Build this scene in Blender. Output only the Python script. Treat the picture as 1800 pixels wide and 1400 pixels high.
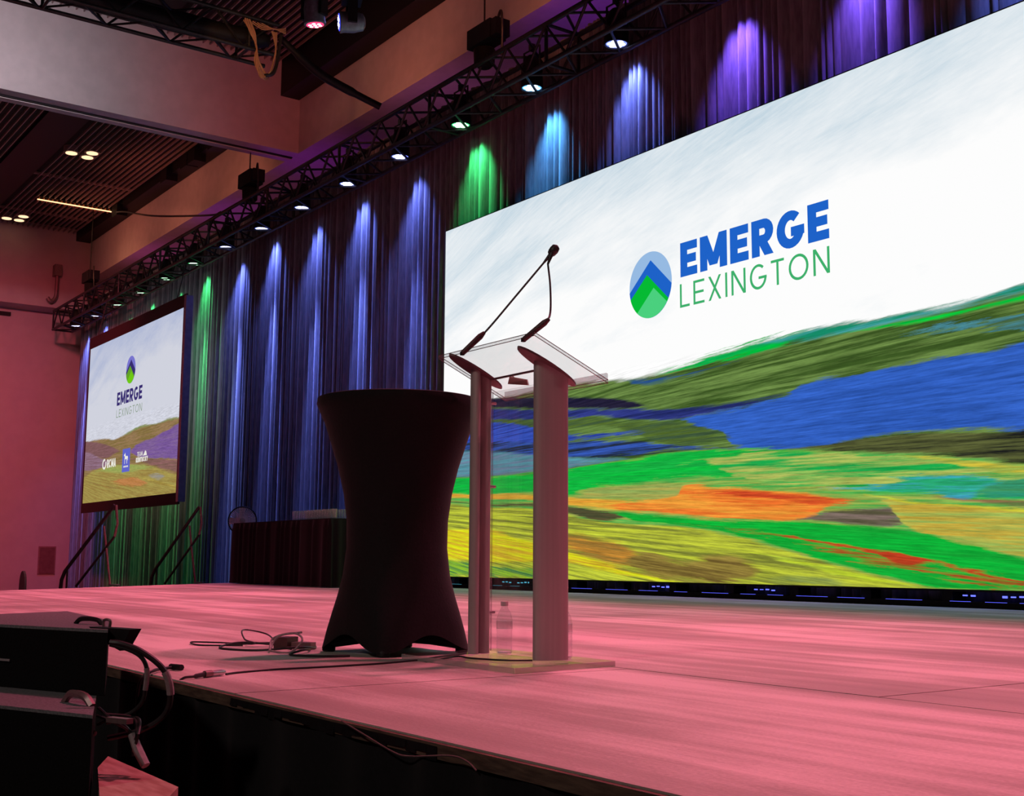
import bpy, math, random
from mathutils import Matrix, Vector
sc = bpy.context.scene
for o in list(bpy.data.objects): bpy.data.objects.remove(o)
COL = sc.collection
R = math.radians
rnd = random.Random(7)

# ---------------------------------------------------------------- camera
cam_d = bpy.data.cameras.new('camera'); cam = bpy.data.objects.new('camera', cam_d); COL.objects.link(cam)
cam_d.sensor_fit = 'HORIZONTAL'; cam_d.sensor_width = 36; cam_d.lens = 36*2123.9/1800; cam_d.clip_end = 300; cam_d.clip_start = .05
YAW, PITCH, ROLL = .62406, .13418, .00583
fh = Vector((-math.cos(YAW), math.sin(YAW), 0)); rt = Vector((math.sin(YAW), math.cos(YAW), 0)); up = Vector((0, 0, 1))
fw = math.cos(PITCH)*fh + math.sin(PITCH)*up; uu = -math.sin(PITCH)*fh + math.cos(PITCH)*up
r2 = math.cos(ROLL)*rt + math.sin(ROLL)*uu; u2 = -math.sin(ROLL)*rt + math.cos(ROLL)*uu
m = Matrix((r2, u2, -fw)).transposed().to_4x4(); m.translation = (0, 0, 1.405); cam.matrix_world = m
sc.camera = cam

# ---------------------------------------------------------------- world, exposure
w = bpy.data.worlds.new('hall_gloom'); sc.world = w; w.use_nodes = True
w.node_tree.nodes['Background'].inputs[0].default_value = (.020, .012, .015, 1)
w.node_tree.nodes['Background'].inputs[1].default_value = .6
vs = sc.view_settings; vs.view_transform = 'Standard'; vs.look = 'None'; vs.exposure = 0.0; vs.gamma = 1.0; vs.use_curve_mapping = False

# ---------------------------------------------------------------- stage and house lighting (wash lamps above the hall, with added fills)
def spot(name, loc, target, color, power, size=60, blend=.5, radius=.12):
    d = bpy.data.lights.new(name, 'SPOT'); d.energy = power; d.color = color; d.spot_size = R(size); d.spot_blend = blend; d.shadow_soft_size = radius
    o = bpy.data.objects.new(name, d); COL.objects.link(o); o.location = loc
    o.rotation_euler = (Vector(target)-Vector(loc)).to_track_quat('-Z', 'Y').to_euler(); return o
PINK = (1.0, .17, .29); RED = (1.0, .085, .14); AMBER = (1.0, .26, .15)
for x in (1.0, -3.2, -7.4, -11.6, -15.8, -20.0):
    spot('stage_wash', (x+.5, 6.6, 10.2), (x, 4.2, 1.0), PINK, 2750, 58, .7, .25)
for y in (1.0, 5.5):
    spot('wall_wash', (-24.5, y, 9.6), (-38.5, y+2.2, 3.0), RED, 2600, 70, .9, .3)
for x in (-8, -13, -18, -25.5, -29.5, -33.5):
    spot('bulkhead_fill', (x, 8.2, 9.3), (x-.5, 10.8, 10.9), AMBER, 100, 120, 1.0, .3)  # added unseen fills that tint the bulkhead face amber
spot('beam_end_wash', (-18.6, 8.6, 9.0), (-22.9, 9.4, 10.9), (1.0,.16,.14), 110, 75, 1.0, .2)
spot('front_fill', (-1.0, -7.5, 9.0), (-5.0, 5.0, 1.2), (1.0, .86, .78), 850, 62, 1.0, .4)  # added neutral fill that greys the lectern posts
la = bpy.data.lights.new('beam_fill_strip', 'AREA'); la.shape = 'RECTANGLE'; la.size = 7.0; la.size_y = .15; la.energy = 75; la.color = (1.0, .84, .95); la.spread = R(95)
lo_ = bpy.data.objects.new('beam_fill_strip', la); COL.objects.link(lo_); lo_.location = (-18.3, 2.2, 10.15)
lo_.matrix_world = Matrix(((0,0,1,-18.3),(1,0,0,2.2),(0,1,0,10.15),(0,0,0,1)))     # added unseen strip by the short truss, brightens the wide beam's face
spot('house_wash', (-27.0, 2.0, 3.5), (-31.0, 8.0, 11.5), (1.0, .34, .34), 120, 60, .9, .3)

# ---------------------------------------------------------------- mesh helpers
class MB:
    def __init__(s): s.v = []; s.f = []
    def add(s, vs, fs):
        n = len(s.v); s.v += [tuple(p) for p in vs]; s.f += [tuple(i+n for i in f) for f in fs]; return s
    def box(s, a, b):
        (x0, y0, z0), (x1, y1, z1) = a, b
        return s.add([(x0,y0,z0),(x1,y0,z0),(x1,y1,z0),(x0,y1,z0),(x0,y0,z1),(x1,y0,z1),(x1,y1,z1),(x0,y1,z1)],
                     [(0,3,2,1),(4,5,6,7),(0,1,5,4),(1,2,6,5),(2,3,7,6),(3,0,4,7)])
    def cbox(s, c, sx, sy, sz, rz=0, m=None):
        vs = []
        for z in (-1, 1):
            for x, y in ((-1,-1),(1,-1),(1,1),(-1,1)):
                p = Vector((x*sx/2, y*sy/2, z*sz/2))
                p = Matrix.Rotation(rz, 3, 'Z') @ p if m is None else m @ p
                vs.append(p + Vector(c))
        return s.add(vs, [(0,3,2,1),(4,5,6,7),(0,1,5,4),(1,2,6,5),(2,3,7,6),(3,0,4,7)])
    def prism(s, poly, z0, z1):
        n = len(poly)
        return s.add([(x,y,z0) for x,y in poly]+[(x,y,z1) for x,y in poly],
                     [tuple(range(n-1,-1,-1)), tuple(range(n,2*n))]+[(i,(i+1)%n,n+(i+1)%n,n+i) for i in range(n)])
    def tube(s, pts, r, n=8, cap=True):
        pts = [Vector(p) for p in pts]; rs = r if isinstance(r, (list, tuple)) else [r]*len(pts)
        vs = []; fs = []; prev = None
        for i, p in enumerate(pts):
            t = (pts[min(i+1, len(pts)-1)]-pts[max(i-1, 0)]).normalized()
            a = prev if prev is not None else (Vector((0,0,1)) if abs(t.z) < .9 else Vector((1,0,0)))
            a = (a - t*a.dot(t))
            a = a.normalized() if a.length > 1e-6 else t.orthogonal().normalized()
            b = t.cross(a); prev = a
            for k in range(n):
                an = 2*math.pi*k/n; vs.append(p+(a*math.cos(an)+b*math.sin(an))*rs[i])
            if i:
                for k in range(n): fs.append(((i-1)*n+k, (i-1)*n+(k+1)%n, i*n+(k+1)%n, i*n+k))
        if cap: fs.append(tuple(range(n-1,-1,-1))); fs.append(tuple((len(pts)-1)*n+k for k in range(n)))
        return s.add(vs, fs)
    def lathe(s, prof, c=(0,0,0), n=24, m=None):
        vs = []; fs = []
        for r, z in prof:
            for k in range(n):
                a = 2*math.pi*k/n; p = Vector((r*math.cos(a), r*math.sin(a), z))
                if m is not None: p = m @ p
                vs.append(p+Vector(c))
        for i in range(len(prof)-1):
            for k in range(n): fs.append((i*n+k, i*n+(k+1)%n, (i+1)*n+(k+1)%n, (i+1)*n+k))
        fs.append(tuple(range(n-1,-1,-1))); fs.append(tuple((len(prof)-1)*n+k for k in range(n)))
        return s.add(vs, fs)
    def mesh(s, name, smooth=False):
        me = bpy.data.meshes.new(name); me.from_pydata(s.v, [], s.f); me.update()
        if smooth:
            for p in me.polygons: p.use_smooth = True
            try: me.set_sharp_from_angle(angle=R(40))
            except Exception: pass
        return me
    def build(s, name, mat, parent=None, smooth=False):
        o = bpy.data.objects.new(name, s.mesh(name, smooth)); o.data.materials.append(mat); COL.objects.link(o)
        if parent: o.parent = parent
        return o
def link(name, me, parent=None, loc=(0,0,0), rot=None):
    o = bpy.data.objects.new(name, me); COL.objects.link(o); o.location = loc
    if rot is not None: o.rotation_euler = rot
    if parent: o.parent = parent
    return o
def tag(o, label, cat, group=None):
    o['label'] = label; o['category'] = cat
    if group: o['group'] = group
    return o
def empty(name, label, cat, loc=(0,0,0), group=None):
    o = bpy.data.objects.new(name, None); COL.objects.link(o); o.location = loc; o.empty_display_size = .1
    return tag(o, label, cat, group)
def structure(o, label=None):
    o['kind'] = 'structure'
    if label: o['label'] = label
    return o
def curve_pts(pts, n=8):      # Catmull-Rom through the points
    P = [Vector(p) for p in pts]; P = [P[0]*2-P[1]]+P+[P[-1]*2-P[-2]]; out = []
    for i in range(1, len(P)-2):
        for k in range(n):
            t = k/n; a, b, c, d = P[i-1:i+3]
            out.append(.5*((2*b)+(c-a)*t+(2*a-5*b+4*c-d)*t*t+(3*b-a-3*c+d)*t**3))
    out.append(P[-2]); return out

# ---------------------------------------------------------------- materials
def lin(c): return tuple(((v/255)/12.92 if v/255 <= .04045 else ((v/255+.055)/1.055)**2.4) for v in c)
def mat(name, col, rough=.6, metal=0, noise=None, col2=None, scale=(1,1,1), bump=0, emit=None, estr=1, spec=.5, sheen=0):
    M = bpy.data.materials.new(name); M.use_nodes = True; nt = M.node_tree; b = nt.nodes['Principled BSDF']
    b.inputs['Base Color'].default_value = (*col, 1); b.inputs['Roughness'].default_value = rough; b.inputs['Metallic'].default_value = metal
    b.inputs['Specular IOR Level'].default_value = spec
    if sheen: b.inputs['Sheen Weight'].default_value = sheen
    if emit: b.inputs['Emission Color'].default_value = (*emit, 1); b.inputs['Emission Strength'].default_value = estr
    if noise:
        tc = nt.nodes.new('ShaderNodeTexCoord'); mp = nt.nodes.new('ShaderNodeMapping'); mp.inputs['Scale'].default_value = scale
        nz = nt.nodes.new('ShaderNodeTexNoise'); nz.inputs['Scale'].default_value = noise; nz.inputs['Detail'].default_value = 6
        nt.links.new(tc.outputs['Object'], mp.inputs[0]); nt.links.new(mp.outputs[0], nz.inputs['Vector'])
        if col2:
            rp = nt.nodes.new('ShaderNodeValToRGB'); rp.color_ramp.elements[0].position = .35; rp.color_ramp.elements[1].position = .65
            rp.color_ramp.elements[0].color = (*col, 1); rp.color_ramp.elements[1].color = (*col2, 1)
            nt.links.new(nz.outputs[0], rp.inputs[0]); nt.links.new(rp.outputs[0], b.inputs['Base Color'])
        if bump:
            bp = nt.nodes.new('ShaderNodeBump'); bp.inputs['Strength'].default_value = bump; bp.inputs['Distance'].default_value = .01
            nt.links.new(nz.outputs[0], bp.inputs['Height']); nt.links.new(bp.outputs[0], b.inputs['Normal'])
    return M
def clear_mat(name, tint=(1,1,1), f=1.45, rough=.02, haze=.06, hcol=(.8,.8,.8)):    # thin clear plastic: Fresnel gloss over see-through, a diffuse haze painting in reflected light
    M = bpy.data.materials.new(name); M.use_nodes = True; nt = M.node_tree; N = nt.nodes
    for n in list(N):
        if n.type != 'OUTPUT_MATERIAL': N.remove(n)
    out = N['Material Output']; tr = N.new('ShaderNodeBsdfTransparent'); tr.inputs[0].default_value = (*tint, 1)
    gl = N.new('ShaderNodeBsdfGlossy'); gl.inputs['Roughness'].default_value = rough
    df = N.new('ShaderNodeBsdfDiffuse'); df.inputs[0].default_value = (*hcol, 1)
    lw = N.new('ShaderNodeLayerWeight'); lw.inputs[0].default_value = .5; pw = N.new('ShaderNodeMath'); pw.operation = 'POWER'; pw.inputs[1].default_value = 4.0; nt.links.new(lw.outputs['Facing'], pw.inputs[0])
    fr = N.new('ShaderNodeMath'); fr.operation = 'MULTIPLY_ADD'; fr.inputs[1].default_value = .42; fr.inputs[2].default_value = .04; nt.links.new(pw.outputs[0], fr.inputs[0])
    m1 = N.new('ShaderNodeMixShader'); m1.inputs[0].default_value = haze
    m2 = N.new('ShaderNodeMixShader'); L = nt.links.new
    L(tr.outputs[0], m1.inputs[1]); L(df.outputs[0], m1.inputs[2]); L(fr.outputs[0], m2.inputs[0]); L(m1.outputs[0], m2.inputs[1]); L(gl.outputs[0], m2.inputs[2]); L(m2.outputs[0], out.inputs[0])
    return M
def emit_mat(name, col, s=1):
    M = bpy.data.materials.new(name); M.use_nodes = True; nt = M.node_tree
    for n in list(nt.nodes):
        if n.type != 'OUTPUT_MATERIAL': nt.nodes.remove(n)
    e = nt.nodes.new('ShaderNodeEmission'); e.inputs[0].default_value = (*col, 1); e.inputs[1].default_value = s
    nt.links.new(e.outputs[0], nt.nodes['Material Output'].inputs[0]); return M
M_BLACK = mat('black_paint', (.005,.0045,.005), .55, noise=40, col2=(.009,.008,.009), spec=.3)
M_TRUSS = mat('black_truss_tube', (.005,.005,.006), .5, .1, noise=30, col2=(.02,.02,.022))
M_CLOTH = mat('black_stretch_cloth', (.0035,.003,.0035), .8, noise=90, col2=(.006,.005,.0055), bump=.1, sheen=.05, spec=.25)
M_SKIRT = mat('black_skirt_cloth', (.004,.0035,.004), .8, noise=60, col2=(.007,.006,.007), sheen=.06, spec=.25)
M_DRAPE = mat('dark_velour', (.10,.10,.115), .85, noise=14, col2=(.17,.165,.18), scale=(2,2,.3), bump=.1, sheen=.35)
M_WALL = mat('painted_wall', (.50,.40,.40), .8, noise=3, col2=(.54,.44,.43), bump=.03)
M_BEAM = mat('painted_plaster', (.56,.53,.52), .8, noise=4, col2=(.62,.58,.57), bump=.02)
M_CEIL = mat('dark_ceiling_void', (.008,.006,.006), .9, noise=6, col2=(.012,.009,.009))
M_SLAT = mat('bronze_slat', (.30,.22,.21), .5, .2, noise=12, col2=(.36,.27,.26))
M_FLOOR = mat('dark_carpet', (.014,.010,.012), .95, noise=50, col2=(.03,.02,.022), bump=.4)
M_ALU = mat('satin_aluminium', (.40,.37,.35), .5, .2, noise=60, col2=(.44,.41,.39), scale=(1,1,.02))
M_DALU = mat('dark_bracket', (.20,.13,.13), .4, .5, noise=40, col2=(.26,.17,.17))
M_ACR = clear_mat('clear_acrylic', (.97,.97,.97), 1.45, .02, .015, (.75,.72,.72))
M_ACRE = clear_mat('acrylic_edge', (.86,.85,.86), 1.5, .05, .18, (.8,.7,.72))
M_BEDGE = clear_mat('thick_acrylic_edge', (.62,.60,.60), 1.5, .05, .42, (.62,.60,.56))
M_GLASS = clear_mat('clear_glass', (.97,.97,.98), 1.5, .02, .12, (.95,.95,.93))
M_PET = clear_mat('bottle_plastic', (.97,.97,.98), 1.4, .03, .10, (.85,.82,.82))
M_WHITE = mat('white_plastic', (.75,.73,.73), .5, noise=30, col2=(.8,.78,.78))
M_WOODE = mat('raw_deck_edge', (.07,.035,.025), .8, noise=12, col2=(.16,.09,.06), scale=(1,6,6), bump=.3)
M_CABLE = mat('black_cable', (.014,.012,.013), .45, noise=80, col2=(.022,.02,.02))
M_GREYCAB = mat('grey_cable', (.26,.22,.23), .5, noise=80, col2=(.34,.28,.29))
M_ORCAB = mat('tan_cable', (.42,.22,.12), .5, noise=60, col2=(.5,.27,.15))
M_STEEL = mat('bare_steel', (.45,.42,.42), .3, .8, noise=70, col2=(.5,.47,.47))
M_RAIL = mat('dark_rail_paint', (.03,.022,.024), .4, .2, noise=40, col2=(.05,.035,.038))
M_RAILP = mat('red_lit_post', (.26,.13,.14), .45, .3, noise=40, col2=(.34,.18,.19))  # red light on the posts put into their colour
M_PLY = mat('scuffed_plywood', (.34,.17,.13), .7, noise=7, col2=(.52,.36,.28), scale=(1,5,1), bump=.2)
M_SPK = mat('speaker_paint', (.003,.003,.003), .8, noise=180, col2=(.006,.005,.0055), bump=.2, spec=.15)
M_LITTOP = mat('lit_speaker_top', (.12,.115,.125), .7, noise=150, col2=(.20,.19,.20), bump=.4)  # light falling on the cabinet tops put into a paler grey

# ---------------------------------------------------------------- the room
XW, YB, ZC, ZR = -38.5, 13.0, 11.55, 12.05      # far wall, wall behind the drapes, ceiling of the far and near bays
structure(MB().box((XW-.3,-12,-.2),(14,YB+.3,0)).build('floor', M_FLOOR), 'dark carpeted hall floor below the stage')
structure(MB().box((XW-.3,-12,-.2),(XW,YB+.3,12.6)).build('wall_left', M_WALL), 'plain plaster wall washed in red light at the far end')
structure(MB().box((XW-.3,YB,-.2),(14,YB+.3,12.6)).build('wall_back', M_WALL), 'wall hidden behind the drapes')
ceil = structure(MB().box((XW-.3,-12,ZC),(-23.2,YB+.3,ZR+.3)).box((-23.2,-12,ZR),(14,YB+.3,ZR+.3)).build('ceiling', M_CEIL), 'dark slatted ceiling between plaster beams')
sl = MB()
for x0, x1, zc in ((XW+.9, -23.55, ZC), (-22.85, 8, ZR)):
    y = -1.0
    while y < 10.6:
        if not (6.75 < y < 7.75): sl.box((x0, y-.011, zc-.16), (x1, y+.011, zc-.10))
        y += .15
s_ = sl.build('slat_field', M_SLAT, ceil); s_['kind'] = 'stuff'
for x in (-27.2, -32.4, -36.2, -19.5, -15.5):
    zc = ZC if x < -23 else ZR
    MB().box((x-.05,-1,zc-.07),(x+.05,10.7,zc-.02)).build('cross_rail', M_SLAT, ceil)
for x0, x1, zc in ((XW+.9, -23.55, ZC), (-22.85, 8, ZR)):
    MB().box((x0, 6.8, zc-.12),(x1, 7.7, zc-.01)).build('service_slot', M_BLACK, ceil)
structure(MB().box((-23.5,-12,10.0),(-22.85,10.8,ZR)).build('trim_1', M_BEAM), 'wide plaster beam crossing the hall ceiling')
g = structure(MB().box((-23.2,-12,9.975),(-23.14,10.8,10.0)).build('trim_2', M_BLACK), 'dark curtain track slot under the plaster beam')
MB().box((-23.3,-12,9.96),(-23.2,10.8,9.999)).build('track_lip', M_BEAM, g)
structure(MB().box((XW,10.8,10.0),(14,YB,ZR)).build('trim_3', M_BEAM), 'plaster bulkhead running along above the back truss')
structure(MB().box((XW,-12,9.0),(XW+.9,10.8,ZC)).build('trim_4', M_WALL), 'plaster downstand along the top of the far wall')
tr = empty('ceiling_track', 'black equipment track hugging the ceiling beside the plaster bulkhead', 'track')
MB().box((XW+.9,10.35,11.18),(-23.5,10.78,ZC-.001)).build('track_body', M_BLACK, tr)
MB().box((-22.85,10.35,11.18),(8,10.78,ZR-.001)).build('track_body', M_BLACK, tr)
for x in (-24.5,-25.6,-26.3,-27.6,-28.1,-29.5,-33.4):
    MB().box((x-.22,10.2,10.98),(x+.22,10.5,11.3)).build('junction_box', M_BLACK, tr)
# recessed downlights
M_DOWN = emit_mat('warm_downlight', (1,.62,.36), 1.6)
for i, (x, y, nm) in enumerate(((-29.9,8.0,'outer'),(-30.0,8.42,'middle'),(-29.6,8.42,'inner'),(-37.0,8.15,'outer'),(-37.0,8.5,'middle'),(-36.5,8.5,'inner'))):
    wh = 'of the trio near the plaster beam' if i < 3 else 'of the trio near the far wall'
    t = empty('downlight', f'small warm recessed downlight, {nm} one {wh}', 'light', (x, y, ZC-.16), 'recessed ceiling downlights')
    MB().lathe([(.17,0),(.19,.0),(.19,.16),(.17,.16)], n=20).build('rim', M_SLAT, t, True)
    MB().lathe([(.001,-.012),(.14,-.012),(.14,0),(.001,0)], n=20).build('lamp_lens', M_DOWN, t)
# louvred strip light
t = empty('louvre_strip_light', 'long amber louvred strip light glowing in the slatted ceiling', 'light', (-34.3, 8.3, ZC-.2))
MB().box((-.16,0,.04),(.16,2.2,.19)).build('housing', M_BLACK, t)
MB().box((.10,0,-.05),(.13,2.2,-.022)).build('lamp_tube', emit_mat('amber_tube', (1,.52,.25), 2.2), t)
fm = MB().box((-.14,-.012,-.03),(.1,.012,.05)).mesh('fin'); fm.materials.append(mat('amber_lit_fin', (.55,.22,.1), .4, noise=20, col2=(.6,.26,.12)))  # orange glow of the lamp put into the fin colour
for k in range(18): link('fin', fm, t, (0, .06+k*.122, 0))
spot('louvre_glow', (-34.15, 9.4, ZC-.26), (-34.15, 9.4, 0), (1,.5,.25), 30, 150, .9, .3)
# wall access panel
p = empty('wall_panel', 'dark red-brown access panel low on the far wall', 'panel', (XW, 10.25, .95))
MB().box((0,-.22,0),(.03,.22,.78)).build('door', mat('panel_paint', (.16,.06,.06), .6, noise=8, col2=(.2,.08,.08)), p)
MB().box((0,-.26,-.04),(.015,.26,.82)).build('panel_frame', mat('panel_frame_paint', (.26,.12,.12), .6, noise=8, col2=(.3,.14,.14)), p)
# air outlet and pipe on the downstand
t = empty('wall_hook_pipe', 'short bent pipe hanging off the downstand at the ceiling corner', 'pipe', (XW+.9, 9.9, 9.2))
MB().tube(curve_pts([(.2,-.1,.9),(.2,-.1,.5),(.2,-.12,.1),(.2,-.25,-.05),(.2,-.36,.05)], 6), .06, 8).build('pipe_bend', M_DALU, t, True)
MB().box((0,-.2,.75),(.3,.0,1.1)).build('bracket', M_DALU, t)
tag(MB().box((XW+.001,7.4,8.75),(XW+.12,8.75,8.86)).build('wall_vent', M_BLACK), 'narrow black vent slot under the downstand on the far wall', 'vent')

# ---------------------------------------------------------------- the stage
SY0, SY1, ST = 1.523, 10.0, 1.0
stage_poly = [(6.0,SY0),(6.0,SY1),(-21.5,SY1),(-14.33,SY0)]
def clip(poly, axis, v, keep_greater):
    out = []; n = len(poly)
    for i in range(n):
        a, b = poly[i], poly[(i+1)%n]
        ia = (a[axis] >= v) == keep_greater or a[axis] == v; ib = (b[axis] >= v) == keep_greater or b[axis] == v
        if ia: out.append(a)
        if ia != ib:
            t = (v-a[axis])/(b[axis]-a[axis]); out.append((a[0]+(b[0]-a[0])*t, a[1]+(b[1]-a[1])*t))
    return out
def deck_material():
    M = bpy.data.materials.new('rolled_deck_paint'); M.use_nodes = True; nt = M.node_tree; N = nt.nodes; L = nt.links.new; b = N['Principled BSDF']
    g = N.new('ShaderNodeNewGeometry'); mp = N.new('ShaderNodeMapping'); mp.inputs['Scale'].default_value = (.16, 2.4, 1); L(g.outputs['Position'], mp.inputs[0])
    n1 = N.new('ShaderNodeTexNoise'); n1.inputs['Scale'].default_value = 1.6; n1.inputs['Detail'].default_value = 8; n1.inputs['Roughness'].default_value = .62; L(mp.outputs[0], n1.inputs['Vector'])
    n2 = N.new('ShaderNodeTexNoise'); n2.inputs['Scale'].default_value = 1.1; n2.inputs['Detail'].default_value = 4; L(g.outputs['Position'], n2.inputs['Vector'])
    n3 = N.new('ShaderNodeTexNoise'); n3.inputs['Scale'].default_value = 90; n3.inputs['Detail'].default_value = 3; L(g.outputs['Position'], n3.inputs['Vector'])
    ad = N.new('ShaderNodeMath'); ad.operation = 'MULTIPLY_ADD'; ad.inputs[1].default_value = .52; L(n2.outputs[0], ad.inputs[0]); L(n1.outputs[0], ad.inputs[2])
    a2 = N.new('ShaderNodeMath'); a2.operation = 'MULTIPLY_ADD'; a2.inputs[1].default_value = .18; L(n3.outputs[0], a2.inputs[0]); L(ad.outputs[0], a2.inputs[2])
    rp = N.new('ShaderNodeValToRGB'); e = rp.color_ramp.elements
    e[0].position = .60; e[0].color = (.32,.26,.235,1); e[1].position = 1.0; e[1].color = (.72,.64,.59,1)
    k = e.new(.80); k.color = (.42,.35,.315,1)
    L(a2.outputs[0], rp.inputs[0]); L(rp.outputs[0], b.inputs['Base Color']); b.inputs['Roughness'].default_value = .62
    bp = N.new('ShaderNodeBump'); bp.inputs['Strength'].default_value = .25; bp.inputs['Distance'].default_value = .006; L(n3.outputs[0], bp.inputs['Height']); L(bp.outputs[0], b.inputs['Normal'])
    return M
M_DECK = deck_material()
stage = empty('stage_platform', 'wide raised stage with rose-lit painted deck sheets and black skirt', 'stage', (-6, SY0, 0))
def world_child(mb, name, mat_, parent, smooth=False):
    ox, oy, oz = parent.location; mb.v = [(x-ox, y-oy, z-oz) for x, y, z in mb.v]
    return mb.build(name, mat_, parent, smooth)
world_child(MB().prism(stage_poly, .86, ST-.014), 'deck_frame', M_BLACK, stage)
rows = [SY0, 3.12, 4.34, 5.56, 6.78, 8.0, 9.22, SY1]
offs = [.20, 1.35, .4, 1.6, .75, 1.9, .3]
for i in range(len(rows)-1):
    x = 6.0 + offs[i]
    while x > -22.5:
        x0 = x-2.44; pl = stage_poly
        for ax, v, kg in ((0, x0+.003, True), (0, x-.003, False), (1, rows[i]+.003, True), (1, rows[i+1]-.003, False)):
            if pl: pl = clip(pl, ax, v, kg)
        x = x0
        if len(pl) >= 3:
            ar = abs(sum(pl[k][0]*pl[(k+1)%len(pl)][1]-pl[(k+1)%len(pl)][0]*pl[k][1] for k in range(len(pl))))/2
            if ar > .05:
                if sum(pl[k][0]*pl[(k+1)%len(pl)][1]-pl[(k+1)%len(pl)][0]*pl[k][1] for k in range(len(pl))) < 0: pl = pl[::-1]
                world_child(MB().prism(pl, ST-.013, ST+rnd.uniform(-.0012, 0)), 'deck_sheet', M_DECK, stage)
# skirt and edge
sk = MB(); xs = [6-k*.03 for k in range(int(20.33/.03)+1)]; vs = []; fs = []
for x in xs:
    y = SY0-.022+.012*math.sin(x*21+2*math.sin(x*3.1))
    vs += [(x, y, .958), (x, y+.006*math.sin(x*9), .02)]
for i in range(len(xs)-1): fs.append((2*i, 2*i+1, 2*i+3, 2*i+2))
sk.add(vs, fs); world_child(sk, 'front_skirt', M_SKIRT, stage, True)
world_child(MB().box((-14.33,SY0-.012,ST-.040),(6,SY0+.004,ST-.006)), 'edge_batten', M_WOODE, stage)
world_child(MB().prism([(-14.33,SY0+.03),(-14.25,SY0+.06),(-21.4,SY1),(-21.5,SY1)], .02, .93), 'side_skirt', M_SKIRT, stage)
tp = MB()   # peeling tape along the lip
for k in range(26):
    x = -3.55+k*.045; d = .012+.02*rnd.random(); tp.add([(x,SY0-.0135,ST-.012),(x+.046,SY0-.0135,ST-.012),(x+.046,SY0-.014-.004*rnd.random(),ST-.016-d),(x,SY0-.014-.004*rnd.random(),ST-.016-d)],[(0,1,2,3)])
world_child(tp, 'torn_edge_tape', M_BLACK, stage)
world_child(MB().tube(curve_pts([(-2.796, 1.487, 1.002), (-2.676, 1.487, 0.982), (-2.538, 1.487, 0.959), (-2.46, 1.487, 0.958), (-2.292, 1.487, 0.981), (-2.225, 1.487, 0.979), (-2.185, 1.487, 0.964)],6), .0022, 5), 'loose_cord', M_DALU, stage)

# ---------------------------------------------------------------- lettering built from strokes
def arc(cx, cy, rx, ry, a0, a1, n=14): return [(cx+rx*math.cos(R(a0+(a1-a0)*k/n)), cy+ry*math.sin(R(a0+(a1-a0)*k/n))) for k in range(n+1)]
def glyph(ch, t):        # unit cap height; returns (width, strokes); t = stroke thickness
    h = t/2; b, T = h, 1-h
    if ch == 'E': w = .60; return w, [[(h,0),(h,1)], [(0,T),(w,T)], [(0,.5),(w*.93,.5)], [(0,b),(w,b)]]
    if ch == 'L': w = .54; return w, [[(h,0),(h,1)], [(0,b),(w,b)]]
    if ch == 'I': w = t; return w, [[(h,0),(h,1)]]
    if ch == 'T': w = .62; return w, [[(w/2,0),(w/2,1)], [(0,T),(w,T)]]
    if ch == 'X': w = .68; return w, [[(h*1.2,0),(w-h*1.2,1)], [(h*1.2,1),(w-h*1.2,0)]]
    if ch == 'N': w = .72; return w, [[(h,0),(h,1)], [(w-h,0),(w-h,1)], [(h*1.2,1),(w-h*1.2,0)]]
    if ch == 'M': w = .92; return w, [[(h,0),(h,1)], [(w-h,0),(w-h,1)], [(h*1.05,1),(w/2,.12)], [(w/2,.12),(w-h*1.05,1)]]
    if ch == 'O': w = .90; return w, [arc(w/2,.5,w/2-h,.5-h,0,360,28)]
    if ch == 'G': w = .82; return w, [arc(w/2,.5,w/2-h,.5-h,48,338,24)+[(w-h,.46)], [(w,.47-h*.3),(w*.52,.47-h*.3)]]
    if ch == 'C': w = .80; return w, [arc(w/2,.5,w/2-h,.5-h,48,312,24)]
    if ch == 'R': w = .68; return w, [[(h,0),(h,1)], [(0,T),(w-.30,T)]+arc(w-.30,.66,.30-h,.34-h,90,-90,10)+[(0,.32+h)], [(w*.52,.36),(w-h*1.15,0)]]
    if ch == 'A': w = .80; return w, [[(h*1.1,0),(w/2,1)], [(w/2,1),(w-h*1.1,0)], [(w*.22,.28),(w*.78,.28)]]
    if ch == 'K': w = .70; return w, [[(h,0),(h,1)], [(h,.36),(w-h*.9,1)], [(w*.38,.55),(w-h*.8,0)]]
    if ch == 'U': w = .70; return w, [[(h,1),(h,.35)]+arc(w/2,.35,w/2-h,.35-h,180,360,12)+[(w-h,1)]]
    if ch == 'Y': w = .70; return w, [[(h*1.1,1),(w/2,.42)], [(w/2,.42),(w-h*1.1,1)], [(w/2,0),(w/2,.5)]]
    return .3, []
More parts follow.
